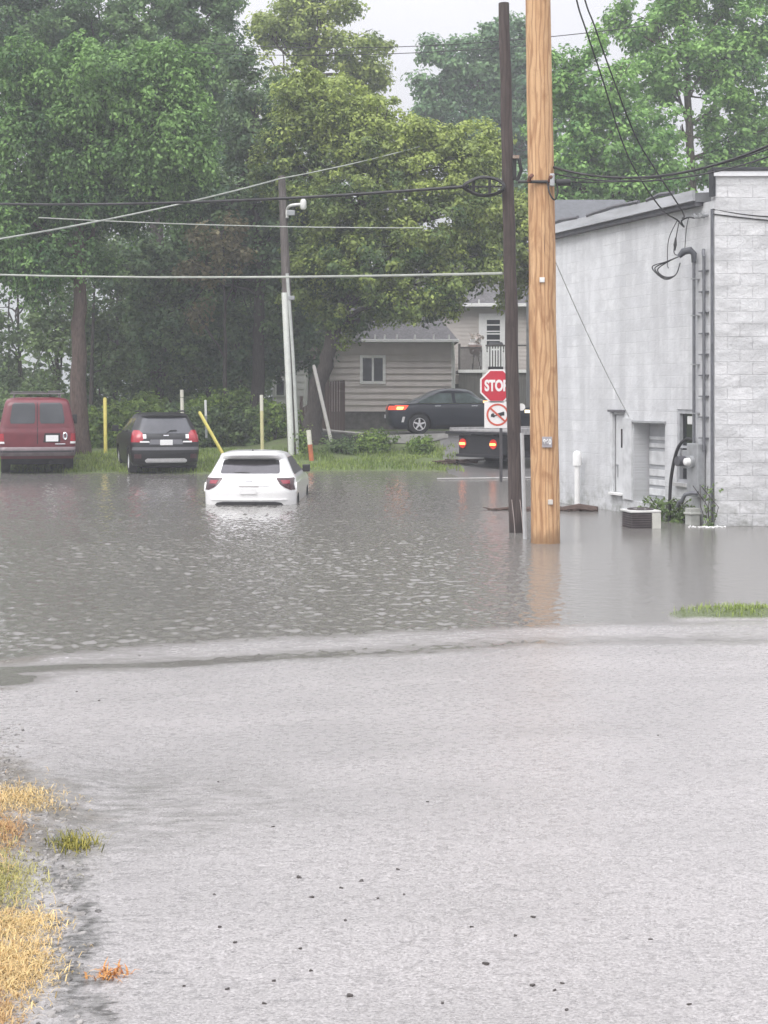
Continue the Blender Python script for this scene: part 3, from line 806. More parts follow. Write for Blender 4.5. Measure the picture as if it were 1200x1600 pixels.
# ================================================================ vehicles
class Body:
    """horizontal-slice body; local +Y forward, rear bumper near y=0"""
    def __init__(s, rows, bow=.08, fbow=.12):
        s.rows = np.array(rows, float)   # z, yr, yf, hw, rr, rf
        s.bow = bow; s.fbow = fbow
    def at(s, z):
        return [float(np.interp(z, s.rows[:, 0], s.rows[:, i])) for i in range(1, 6)]
    def rear(s, x, z):
        yr, yf, hw, rr, rf = s.at(z); a = min(abs(x), hw * .9999); c = hw - rr
        y = yr + s.bow * (a / hw) ** 2
        if a > c: y += rr - math.sqrt(max(0, rr * rr - (a - c) ** 2))
        return y
    def front(s, x, z):
        yr, yf, hw, rr, rf = s.at(z); a = min(abs(x), hw * .9999); c = hw - rf
        y = yf - s.fbow * (a / hw) ** 2
        if a > c: y -= rf - math.sqrt(max(0, rf * rf - (a - c) ** 2))
        return y
    def side(s, y, z):
        yr, yf, hw, rr, rf = s.at(z)
        y0 = yr + s.bow * .85; d = y - y0
        if d < rr: return hw - rr + math.sqrt(max(0, rr * rr - (rr - max(d, 0)) ** 2))
        d = yf - s.fbow * .85 - y
        if d < rf: return hw - rf + math.sqrt(max(0, rf * rf - (rf - max(d, 0)) ** 2))
        return hw
    def mesh(s, zs):
        ts = [-1, -.985, -.95, -.9, -.82, -.7, -.5, -.25, 0, .25, .5, .7, .82, .9, .95, .985, 1]
        mb = MB(); rings = []
        for z in zs:
            yr, yf, hw, rr, rf = s.at(z)
            ring = [(t * hw, s.rear(t * hw, z), z) for t in ts]
            ya, yb = s.rear(hw, z), s.front(hw, z)
            ring += [(hw, ya + (yb - ya) * k / 14, z) for k in range(1, 14)]
            ring += [(-t * hw, s.front(t * hw, z), z) for t in ts]
            ring += [(-hw, yb + (ya - yb) * k / 14, z) for k in range(1, 14)]
            rings.append(ring)
        n = len(rings[0])
        vs = [p for r in rings for p in r]; fs = []
        for i in range(len(rings) - 1):
            for j in range(n):
                j2 = (j + 1) % n
                fs.append((i*n+j, i*n+j2, (i+1)*n+j2, (i+1)*n+j))
        fs.append(tuple(range(n - 1, -1, -1))); fs.append(tuple((len(rings)-1)*n + j for j in range(n)))
        mb.add(vs, fs); return mb
    def rear_patch(s, rows, off=.006, sub=4, cols=10, deep=.03):
        """rows: (z, x0, x1) top to bottom -> raised patch with a rim"""
        R_ = []
        for (za, a0, a1), (zb, b0, b1) in zip(rows[:-1], rows[1:]):
            for i in range(sub):
                t = i / sub; R_.append((za + (zb - za) * t, a0 + (b0 - a0) * t, a1 + (b1 - a1) * t))
        R_.append(rows[-1])
        G = [[(x0 + (x1 - x0) * j / cols, s.rear(x0 + (x1 - x0) * j / cols, z) - off, z) for j in range(cols + 1)] for z, x0, x1 in R_]
        return s._patch(G, Vector((0, deep, 0)))
    def side_patch(s, rows, sgn, off=.006, sub=4, cols=12, deep=.03):
        """rows: (z, y0, y1)"""
        R_ = []
        for (za, a0, a1), (zb, b0, b1) in zip(rows[:-1], rows[1:]):
            for i in range(sub):
                t = i / sub; R_.append((za + (zb - za) * t, a0 + (b0 - a0) * t, a1 + (b1 - a1) * t))
        R_.append(rows[-1])
        G = [[(sgn * (s.side(y0 + (y1 - y0) * j / cols, z) + off), y0 + (y1 - y0) * j / cols, z) for j in range(cols + 1)] for z, y0, y1 in R_]
        return s._patch(G, Vector((-sgn * deep, 0, 0)))
    def front_patch(s, rows, off=.006, sub=4, cols=10, deep=.03):
        R_ = []
        for (za, a0, a1), (zb, b0, b1) in zip(rows[:-1], rows[1:]):
            for i in range(sub):
                t = i / sub; R_.append((za + (zb - za) * t, a0 + (b0 - a0) * t, a1 + (b1 - a1) * t))
        R_.append(rows[-1])
        G = [[(x0 + (x1 - x0) * j / cols, s.front(x0 + (x1 - x0) * j / cols, z) + off, z) for j in range(cols + 1)] for z, x0, x1 in R_]
        return s._patch(G, Vector((0, -deep, 0)))
    def _patch(s, G, dv):
        mb = MB(); nr, nc = len(G), len(G[0])
        vs = [p for r in G for p in r]
        fs = [(i*nc+j, i*nc+j+1, (i+1)*nc+j+1, (i+1)*nc+j) for i in range(nr - 1) for j in range(nc - 1)]
        edge = [(0, j) for j in range(nc)] + [(i, nc-1) for i in range(1, nr)] + [(nr-1, j) for j in range(nc-2, -1, -1)] + [(i, 0) for i in range(nr-2, 0, -1)]
        o = len(vs); ids = [i * nc + j for i, j in edge]
        vs += [tuple(Vector(G[i][j]) + dv) for i, j in edge]
        m = len(edge)
        fs += [(ids[k], o + k, o + (k+1) % m, ids[(k+1) % m]) for k in range(m)]
        mb.add(vs, fs); return mb

def zsteps(rows, n=4):
    z = [r[0] for r in rows]; out = []
    for a, b in zip(z[:-1], z[1:]):
        k = max(1, min(n, int((b - a) / .05)))
        out += [a + (b - a) * i / k for i in range(k)]
    return out + [z[-1]]

def smooth_rows(rows, n=1):
    """insert eased rows so that profile kinks round off a little"""
    return rows

def wheel(root, x, y, r, w, sgn, name='wheel', rim=True, spokes=5):
    """wheel part with tyre mesh, rim sub-part"""
    prof = [(r * .62, -w/2), (r * .9, -w/2), (r * .975, -w * .42), (r, -w * .3), (r, w * .3), (r * .975, w * .42), (r * .9, w/2), (r * .62, w/2)]
    mb = MB(); n = 28
    vs = []; fs = []
    for i in range(n):
        a = 2 * math.pi * i / n
        for (q, h) in prof: vs.append((h, math.cos(a) * q, math.sin(a) * q))
    k = len(prof)
    for i in range(n):
        i2 = (i + 1) % n
        for j in range(k):
            j2 = (j + 1) % k
            fs.append((i*k+j, i2*k+j, i2*k+j2, i*k+j2))
    mb.add(vs, fs)
    t = mb.build(name, RUBBER, root, smooth=40); t.location = (x, y, r)
    if rim:
        mb = MB(); rr = r * .63
        o = sgn * w * .38
        mb.tube([(o, math.cos(a) * rr * .94, math.sin(a) * rr * .94) for a in np.linspace(0, 2 * math.pi, 24, endpoint=False)], rr * .07, 6, closed=True)
        mb.cyl((o - sgn * .04, 0, 0), (o + sgn * .015, 0, 0), rr * .22, n=12)
        for i in range(spokes):
            a = 2 * math.pi * i / spokes + .3
            d = Vector((0, math.cos(a), math.sin(a))); p = Vector((0, -math.sin(a), math.cos(a)))
            c0, c1 = d * rr * .15, d * rr * .93
            w0, w1 = rr * .15, rr * .11
            q = []
            for xx in (o - sgn * .025, o + sgn * .008):
                q += [Vector((xx, 0, 0)) + c0 - p * w0, Vector((xx, 0, 0)) + c0 + p * w0, Vector((xx, 0, 0)) + c1 + p * w1, Vector((xx, 0, 0)) + c1 - p * w1]
            mb.add(q, [(0,3,2,1),(4,5,6,7),(0,1,5,4),(1,2,6,5),(2,3,7,6),(3,0,4,7)])
        mb.build('rim', RIM, t, smooth=40)
        mb = MB(); mb.cyl((o - sgn * .06, 0, 0), (o - sgn * .05, 0, 0), rr * .98, n=24); mb.build('brake_disc', UNDER, t)
    return t

def carve(o, cyls, mat):
    """cut wheel arches"""
    if mat.name not in [m.name for m in o.data.materials]: o.data.materials.append(mat)
    for (x0, x1, y, z, r) in cyls:
        mb = MB(); mb.cyl((x0, y, z), (x1, y, z), r, n=28)
        c = mb.build('cutter', mat)
        md = o.modifiers.new('b', 'BOOLEAN'); md.object = c; md.operation = 'DIFFERENCE'; md.solver = 'EXACT'
        try: md.material_mode = 'TRANSFER'
        except Exception: pass
        dg = bpy.context.evaluated_depsgraph_get()
        cpy = c
        cpy.parent = o.parent
        bpy.context.view_layer.update(); dg = bpy.context.evaluated_depsgraph_get()
        me = bpy.data.meshes.new_from_object(o.evaluated_get(dg))
        o.modifiers.clear(); o.data = me
        bpy.data.objects.remove(c)
    o.data.set_sharp_from_angle(angle=R(38))

def paint(name, col, coat=.8, rough=.35, var=.06):
    return M(name, col, rough, 0, var=var, scale=2.5, coat=coat)
P_WHITE = paint('white_car_paint', (.86, .86, .86))
P_RED = paint('maroon_van_paint', (.14, .018, .027), .3, .4, .15)
P_BLACK = paint('black_car_paint', (.010, .010, .012), .25, .45)
P_NAVY = paint('navy_car_paint', (.010, .015, .027), .3, .4)
TRIM = M('black_trim', (.025, .025, .027), .5, var=.2)
PLUM = M('grey_bumper', (.13, .12, .125), .45, var=.2)

def plate(root, b, z0, z1, x0, x1, off=.02):
    xm = (x0 + x1) / 2; y = min(b.rear(x0, (z0+z1)/2), b.rear(x1, (z0+z1)/2), b.rear(xm, z1), b.rear(xm, z0)) - off
    mb = MB(); mb.box(x0, x1, y, y + .012, z0, z1)
    o = mb.build('licence_plate', PLATE, root, bevel=.004)
    return o

# ---------------------------------------------------------------- red van
def red_van():
    rows = [(.42, .10, 5.1, .96, .10, .25), (.55, .06, 5.3, 1.0, .10, .25), (.80, .05, 5.38, 1.015, .10, .25), (1.12, .05, 5.3, 1.015, .10, .25), (1.16, .06, 5.0, 1.012, .10, .3),
            (1.24, .08, 4.45, .995, .11, .2), (1.36, .10, 4.32, .975, .12, .2), (1.70, .15, 4.0, .905, .14, .2), (1.90, .19, 3.78, .86, .17, .2), (1.98, .24, 3.66, .83, .2, .25), (2.04, .34, 3.5, .77, .25, .3), (2.075, .55, 3.2, .62, .3, .3)]
    b = Body(rows, .05)
    px = 58.5; Y = 41.3
    loc = W(px, 0, Y); loc.z = float(ground_z(loc.x, Y + .3)) - .02
    loc.z = -.01
    r = empty('parked_van', loc, R(13.2), 'maroon red passenger van with roof rack parked at the flood edge', 'van', 'vehicles parked at the far edge of the flood')
    body = b.mesh(zsteps(rows)).build('body', P_RED, r, smooth=38)
    carve(body, [(-1.2, -.6, 1.05, .36, .44), (.6, 1.2, 1.05, .36, .44), (-1.2, -.6, 4.4, .36, .44), (.6, 1.2, 4.4, .36, .44)], UNDER)
    for s in (-1, 1):
        mb = b.rear_patch([(1.93, *sorted((s*.09, s*.60))), (1.88, *sorted((s*.06, s*.655))), (1.45, *sorted((s*.06, s*.72))), (1.37, *sorted((s*.09, s*.70)))], .012)
        mb.build('rear_window', GLASSV, r, smooth=40)
        mb = b.rear_patch([(1.10, *sorted((s*.885, s*1.012))), (.89, *sorted((s*.87, s*1.013)))], .02, cols=8)
        mb.build('taillight', LENS, r, smooth=40)
        mb = b.rear_patch([(.885, *sorted((s*.87, s*1.012))), (.83, *sorted((s*.86, s*1.012)))], .02, cols=8)
        mb.build('reversing_light', LENSW, r, smooth=40)
        for (y0, y1) in ((.55, 1.75), (1.85, 2.75), (2.9, 3.75)):
            b.side_patch([(1.86, y0 + .05, y1 - .04), (1.40, y0, y1)], s, .008).build('side_window', GLASSV, r, smooth=40)
        for y in (1.05, 4.4): wheel(r, s * .84, y, .36, .26, s)
        mb = MB(); mb.box(*sorted((s*1.03, s*1.17)), 3.72, 3.84, 1.30, 1.58); mb.box(*sorted((s*.95, s*1.05)), 3.75, 3.80, 1.36, 1.42)
        mb.build('wing_mirror', TRIM, r, bevel=.03)
    # door seam between the two rear doors, as thin proud gasket
    mb = b.rear_patch([(1.99, -.012, .012), (.82, -.012, .012)], .004, sub=14, cols=2); mb.build('door_seam', UNDER, r)
    b.rear_patch([(1.30, -.90, .90), (1.275, -.90, .90)], .010, sub=1, cols=20).build('belt_moulding', P_RED, r)
    # plate recess, plate, chrome handle
    b.rear_patch([(1.11, .19, .60), (.86, .15, .60)], .008).build('plate_recess', UNDER, r)
    plate(r, b, .885, 1.055, .22, .55, .02)
    mb = MB(); y = b.rear(.6, .83) - .03; mb.box(.47, .74, y, y + .03, .80, .83); mb.build('door_handle', CHROME, r, bevel=.008)
    mb = MB(); y = b.rear(.74, 1.05) - .012; mb.tube([(.73 + .045 * math.cos(a), y, 1.03 + .09 * math.sin(a)) for a in np.linspace(0, 6.28, 12, endpoint=False)], .022, 6, closed=True); mb.build('door_latch', CHROME, r, smooth=40)
    mb = MB(); y = b.rear(-.6, .86) - .012; mb.add([(-.72, y, .88), (-.45, y, .80), (-.45, y, .77), (-.70, y, .84)], [(0, 1, 2, 3)]); 
    # step bumper
    bb = Body([(.50, -.06, 2, .99, .12, .1), (.56, -.10, 2, 1.015, .12, .1), (.68, -.10, 2, 1.02, .12, .1), (.74, -.06, 2, 1.0, .12, .1)], .06)
    mb = MB(); zs = [.50, .56, .62, .68, .74]; G = [[(x, bb.rear(x, z), z) for x in np.linspace(-1.0, 1.0, 24)] for z in zs]
    pm = bb._patch(G, Vector((0, .14, 0))); pm.build('rear_bumper', M('chrome_bumper', (.15, .12, .125), .4, .3, var=.25, scale=5), r, smooth=40)
    bb.rear_patch([(.645, -.97, .97), (.60, -.97, .97)], .006, 1, 22).build('bumper_step', UNDER, r)
    mb = MB(); mb.box(-.80, .80, .30, 4.6, .26, .44); mb.cyl((-.8, 1.05, .36), (.8, 1.05, .36), .06); mb.cyl((.35, -.02, .33), (.35, .8, .33), .035); mb.build('chassis', UNDER, r)
    # roof rack
    mb = MB()
    for x in (-.62, .62): mb.tube([(x, .6, 2.16), (x, 3.1, 2.16)], .022, 6)
    for y in (.62, 1.2, 1.8, 2.4, 3.05):
        mb.box(-.72, .72, y - .03, y + .03, 2.165, 2.20)
        for x in (-.62, .62): mb.cyl((x, y, 2.04), (x, y, 2.17), .02, n=6)
    mb.build('roof_rack', M('rack_metal', (.20, .19, .19), .5, .4), r)
    mb = MB(); mb.box(.30, .62, .62, 1.5, 2.205, 2.26); mb.box(-.70, .2, .58, .74, 2.205, 2.235); mb.build('rack_load', M('rack_load', (.09, .085, .09), .6), r, bevel=.01)
    return r
red_van()

# ---------------------------------------------------------------- black SUV
def suv():
    rows = [(.24, .22, 4.25, .84, .2, .3), (.34, .06, 4.45, .90, .22, .3), (.60, .0, 4.55, .925, .24, .35), (.80, .02, 4.55, .93, .25, .35), (.98, .05, 4.4, .925, .25, .35), (1.04, .07, 4.0, .915, .25, .3), (1.08, .09, 3.35, .905, .25, .2),
            (1.12, .12, 3.18, .89, .25, .2), (1.35, .28, 2.75, .80, .24, .2), (1.54, .42, 2.35, .70, .24, .25), (1.61, .40, 2.2, .655, .26, .3), (1.65, .50, 2.05, .59, .3, .3), (1.67, .75, 1.8, .45, .3, .3)]
    b = Body(rows, .09)
    loc = W(260, 0, 41.3); loc.z = -.02
    r = empty('parked_suv', loc, R(15.5), 'black sport utility vehicle with white licence plate parked at the flood edge', 'suv', 'vehicles parked at the far edge of the flood')
    body = b.mesh(zsteps(rows)).build('body', P_BLACK, r, smooth=38)
    carve(body, [(-1.2, -.55, .95, .35, .42), (.55, 1.2, .95, .35, .42), (-1.2, -.55, 3.62, .35, .42), (.55, 1.2, 3.62, .35, .42)], UNDER)
    gl = M('suv_glass', (.05, .052, .062), .10, var=.3, scale=2, spec=.8)
    b.rear_patch([(1.54, -.55, .55), (1.50, -.60, .60), (1.16, -.70, .70), (1.11, -.66, .66)], .010, cols=16).build('rear_window', gl, r, smooth=40)
    mb = MB(); y = b.rear(.15, 1.15) - .03; mb.tube([(.02, y, 1.12), (.12, y + .02, 1.19), (.30, y + .03, 1.20)], .014, 6); mb.build('wiper', TRIM, r)
    b.rear_patch([(1.635, -.60, .60), (1.57, -.62, .62)], .05, 2, 16, .10).build('roof_spoiler', P_BLACK, r, smooth=40)
    for s in (-1, 1):
        b.rear_patch([(1.20, *sorted((s*.70, s*.84))), (1.12, *sorted((s*.62, s*.885))), (.95, *sorted((s*.60, s*.915))), (.88, *sorted((s*.70, s*.915)))], .014, cols=14).build('taillight', LENS, r, smooth=40)
        b.rear_patch([(1.09, *sorted((s*.53, s*.62))), (.98, *sorted((s*.53, s*.615)))], .016, cols=5).build('reversing_light', LENSW, r, smooth=40)
        b.rear_patch([(.91, *sorted((s*.46, s*.70))), (.87, *sorted((s*.44, s*.70)))], .016, cols=5).build('reflector_strip', LENSW, r, smooth=40)
        for (y0, y1) in ((.62, 1.25), (1.32, 2.15), (2.22, 3.05)):
            b.side_patch([(1.50, y0 + .12, min(y1, 2.45) - .05), (1.14, y0, y1)], s, .007).build('side_window', gl, r, smooth=40)
        for y in (.95, 3.62): wheel(r, s * .80, y, .35, .23, s)
        mb = MB(); mb.box(*sorted((s*.98, s*1.16)), 2.92, 3.02, 1.12, 1.29); mb.box(*sorted((s*.88, s*1.0)), 2.95, 2.99, 1.14, 1.18); mb.build('wing_mirror', P_BLACK, r, bevel=.03)
        mb = MB(); mb.tube([(s*.60, .75, 1.69), (s*.62, 1.2, 1.715), (s*.60, 2.1, 1.69)], .02, 6); mb.build('roof_rail', TRIM, r)
    b.rear_patch([(.95, -.42, .42), (.82, -.45, .45)], .010, cols=14).build('plate_panel', M('suv_panel', (.14, .14, .155), .4, var=.1), r, smooth=40)
    plate(r, b, .80, .945, -.17, .17, .03)
    mb = MB(); y = b.rear(0, 1.05) - .012; mb.tube([(x, y, 1.055) for x in (-.07, .07)], .022, 8); mb.build('badge', CHROME, r, smooth=40)
    b.rear_patch([(.745, -.88, .88), (.665, -.90, .90)], .03, 2, 20).build('bumper_trim', M('suv_bumper', (.13, .13, .14), .4, var=.1), r, smooth=40)
    b.rear_patch([(.44, -.50, .50), (.40, -.56, .56), (.36, -.56, .56), (.32, -.52, .52)], .03, 3, 18).build('skid_plate', M('skid_silver', (.60, .60, .61), .3, .3, var=.1), r, smooth=40)
    mb = MB(); mb.box(-.62, .62, .3, 3.9, .18, .26); mb.build('chassis', UNDER, r)
    for s in (-1, 1): b.rear_patch([(.56, *sorted((s*.66, s*.84))), (.44, *sorted((s*.66, s*.84)))], .006, 2, 6).build('bumper_reflector', M('dull_red', (.06, .02, .024), .3), r)
    return r
suv()

# ---------------------------------------------------------------- flooded white hatchback
def hatch():
    rows = [(.20, .20, 4.2, .80, .25, .35), (.34, .08, 4.35, .86, .28, .4), (.55, .02, 4.45, .885, .30, .45), (.80, .0, 4.48, .892, .30, .45), (.92, .03, 4.35, .885, .30, .45), (1.00, .08, 3.9, .872, .30, .4), (1.04, .11, 3.35, .862, .30, .25),
            (1.08, .14, 3.15, .84, .30, .25), (1.13, .20, 3.0, .80, .30, .25), (1.30, .40, 2.65, .72, .27, .25), (1.40, .50, 2.35, .672, .26, .25), (1.455, .44, 2.2, .648, .28, .3), (1.50, .40, 2.0, .618, .30, .35), (1.535, .52, 1.8, .52, .32, .35), (1.555, .8, 1.6, .40, .3, .3)]
    b = Body(rows, .12)
    Z = .535
    loc = W(388.5, 0, 29.45); loc.z = -Z
    r = empty('flooded_car', loc, R(-1.0), 'white hatchback standing in flood water up to its rear bumper', 'car')
    body = b.mesh(zsteps(rows, 5)).build('body', P_WHITE, r, smooth=40)
    carve(body, [(-1.2, -.58, .85, .34, .40), (.58, 1.2, .85, .34, .40), (-1.2, -.58, 3.5, .34, .40), (.58, 1.2, 3.5, .34, .40)], UNDER)
    gl = M('hatch_glass', (.06, .055, .065), .08, var=.3, scale=2, spec=.9)
    b.rear_patch([(1.392, -.44, .44), (1.375, -.525, .525), (1.34, -.55, .55), (1.17, -.575, .575), (1.135, -.565, .565)], .010, cols=18).build('rear_window', gl, r, smooth=40)
    b.rear_patch([(1.396, -.45, .45), (1.378, -.535, .535), (1.30, -.555, .555)], .016, cols=18).build('window_top_band', M('hatch_band', (.014, .013, .014), .5, spec=.15), r, smooth=40)  # darker band across the top of the rear glass
    mb = MB(); y = b.rear(-.1, 1.15) - .02; mb.tube([(.0, y, 1.145), (-.12, y + .01, 1.155), (-.3, y + .03, 1.15)], .012, 6); mb.build('wiper', TRIM, r)
    # spoiler lip
    b.rear_patch([(1.475, -.52, .52), (1.415, -.57, .57)], .05, 2, 18, .12).build('roof_spoiler', P_WHITE, r, smooth=40)
    mb = MB(); mb.add([(-.03, .75, 1.54), (.03, .75, 1.54), (0, .92, 1.54), (0, .78, 1.60)], [(0, 1, 3), (1, 2, 3), (2, 0, 3), (0, 2, 1)]); mb.build('roof_antenna', TRIM, r)
    for s in (-1, 1):
        b.rear_patch([(1.052, *sorted((s*.52, s*.835))), (1.03, *sorted((s*.53, s*.855))), (.93, *sorted((s*.60, s*.85))), (.87, *sorted((s*.69, s*.865))), (.82, *sorted((s*.79, s*.875)))], .012, cols=14).build('taillight_housing', M('lamp_smoke', (.05, .012, .016), .2, coat=.6), r, smooth=40)
        b.rear_patch([(1.01, *sorted((s*.60, s*.77))), (.945, *sorted((s*.645, s*.78)))], .018, cols=8).build('taillight', M('pink_lens', (.27, .03, .05), .2, coat=.3), r, smooth=40)
        b.side_patch([(1.42, 1.0, 1.9), (1.36, .86, 2.15), (1.10, .70, 2.95)], s, .008).build('side_window', M('hatch_side_glass', (.07, .07, .075), .4, var=.2, spec=.3), r, smooth=40)
        for y in (.85, 3.5): wheel(r, s * .76, y, .34, .22, s)
        mb = MB()
        for k in range(2): pass
        mb.box(*sorted((s*.84, s*1.0)), 2.72, 2.84, 1.05, 1.20); mb.box(*sorted((s*.78, s*.86)), 2.76, 2.80, 1.07, 1.11); mb.build('wing_mirror', TRIM, r, bevel=.035)
        # swollen rear haunch
        b.side_patch([(.95, .42, 1.6), (.86, .36, 1.75), (.78, .36, 1.75)], s, .014).build('wheel_haunch', P_WHITE, r, smooth=50)
    # tailgate recess for plate
    b.rear_patch([(.935, -.32, .32), (.92, -.36, .36), (.90, -.40, .40)], .012, 2, 16).build('tailgate_lip', P_WHITE, r, smooth=40)
    b.rear_patch([(.897, -.18, .18), (.88, -.20, .20)], .006, 1, 10).build('handle_recess', M('soft_grey', (.30, .27, .26), .5), r)
    plate(r, b, .745, .86, -.17, .15, .018)
    mb = MB(); y = b.rear(0, .985) - .008; mb.box(-.07, .07, y, y + .01, .975, .992); mb.build('badge', CHROME, r)
    b.rear_patch([(.645, -.72, .72), (.625, -.74, .74)], .018, 1, 20).build('bumper_crease', P_WHITE, r, smooth=40)
    b.rear_patch([(.60, -.50, .50), (.58, -.62, .62), (.50, -.70, .70), (.40, -.66, .66)], .012, 3, 18).build('diffuser', TRIM, r, smooth=40)
    return r
hatch()

# ---------------------------------------------------------------- dark sedan, in profile
def sedan():
    rows = [(.18, .20, 4.75, .80, .25, .35), (.30, .06, 4.9, .88, .28, .4), (.55, .0, 4.97, .915, .30, .45), (.75, .02, 4.95, .92, .30, .45), (.86, .05, 4.85, .915, .30, .45), (.93, .08, 4.35, .90, .28, .4), (.965, .10, 3.75, .885, .28, .3),
            (.985, .14, 3.62, .875, .28, .3), (1.00, .26, 3.55, .865, .3, .25), (1.02, .62, 3.48, .85, .3, .25), (1.20, 1.06, 3.10, .75, .25, .25), (1.36, 1.62, 2.62, .635, .25, .25), (1.42, 1.92, 2.45, .585, .3, .3), (1.45, 2.12, 2.32, .46, .1, .1)]
    # long smooth roof: widen the top rows
    rows[-3] = (1.40, 1.46, 2.86, .64, .25, .25); rows[-2] = (1.475, 1.72, 2.66, .57, .3, .3); rows[-1] = (1.50, 1.95, 2.50, .44, .2, .2)
    b = Body(rows, .08, .14)
    Y = 50.4
    loc = W(602, 0, Y); loc.z = .855
    r = empty('dark_sedan', loc + Vector((0, .3, 0)), R(-86), 'dark navy sedan with lit tail lamp crossing before the houses', 'car')
    body = b.mesh(zsteps(rows, 5)).build('body', P_NAVY, r, smooth=40)
    carve(body, [(-1.2, -.6, 1.05, .34, .40), (.6, 1.2, 1.05, .34, .40), (-1.2, -.6, 4.0, .34, .40), (.6, 1.2, 4.0, .34, .40)], UNDER)
    gl = M('sedan_glass', (.13, .17, .165), .15, var=.35, scale=2.5, spec=1.0)
    for s in (-1, 1):
        b.side_patch([(1.345, 1.72, 2.12), (1.22, 1.34, 2.12), (1.08, 1.02, 2.14), (1.03, 1.10, 2.16)], s, .008).build('side_window', gl, r, smooth=40)
        b.side_patch([(1.345, 2.22, 2.66), (1.20, 2.22, 2.98), (1.03, 2.25, 3.38)], s, .008).build('side_window', gl, r, smooth=40)
        for y in (1.05, 4.0): wheel(r, s * .80, y, .335, .22, s)
        mb = MB(); mb.box(*sorted((s*1.122, s*1.13)), 3.10, 3.26, 1.03, 1.10); mb.build('turn_signal', M('amber_lit', (.9, .5, .2), .3, emit=(1, .55, .25), es=1.8), r)
        mb = MB(); mb.box(*sorted((s*.95, s*1.12)), 3.12, 3.24, 1.0, 1.13); mb.box(*sorted((s*.84, s*.97)), 3.16, 3.20, 1.01, 1.05); mb.build('wing_mirror', P_NAVY, r, bevel=.03)
        lit = M('tail_lit', (.5, .03, .02), .3, emit=(1.0, .10, .04), es=1.1)
        b.side_patch([(.95, .26, .70), (.80, .18, .58)], s, .012, 2, 8).build('taillight', lit, r, smooth=40)
        b.rear_patch([(.93, *sorted((s*.5, s*.88))), (.80, *sorted((s*.52, s*.88)))], .012, 2, 8).build('taillight', lit, r, smooth=40)
        b.side_patch([(.90, .32, .54), (.815, .30, .50)], s, .02, 2, 6).build('brake_bulb', M('brake_glow', (.9, .4, .1), .3, emit=(1.0, .55, .15), es=3.0), r, smooth=40)
        b.side_patch([(.80, 4.50, 4.74), (.70, 4.5, 4.76)], s, .012, 2, 6).build('headlight', M('headlight_lit', (.9, .8, .6), .3, emit=(1, .85, .6), es=1.6), r, smooth=40)
        b.side_patch([(1.02, 1.0, 3.5), (1.005, .9, 3.55)], s, .007, 1, 14).build('window_trim', CHROME, r)
        b.side_patch([(.30, 1.6, 3.5), (.24, 1.6, 3.5)], s, .03, 1, 10).build('sill', TRIM, r)
        for y in (2.18,): b.side_patch([(1.0, y, y + .012), (.35, y - .1, y - .088)], s, .003, 4, 2).build('door_seam', UNDER, r)
        for y in (1.55, 2.75):
            mb = MB(); x = b.side(y, .93); mb.box(*sorted((s*x, s*(x + .03))), y, y + .2, .915, .94); mb.build('door_handle', CHROME, r, bevel=.006)
        b.side_patch([(.58, .50, .58), (.40, .46, .54)], s, .012, 2, 4).build('side_reflector', LENSW, r)
    b.rear_patch([(1.33, -.50, .50), (1.06, -.64, .64)], .008, 5, 12).build('rear_window', gl, r, smooth=40)
    b.front_patch([(1.35, -.50, .50), (1.04, -.70, .70)], .008, 5, 12).build('windscreen', gl, r, smooth=40)
    plate(r, b, .52, .64, -.26, .26, .02)
    mb = MB(); mb.add([(-.03, 1.95, 1.45), (.03, 1.95, 1.45), (0, 2.15, 1.455), (0, 1.98, 1.52)], [(0, 1, 3), (1, 2, 3), (2, 0, 3), (0, 2, 1)]); mb.build('roof_antenna', TRIM, r)
    return r
sedan()

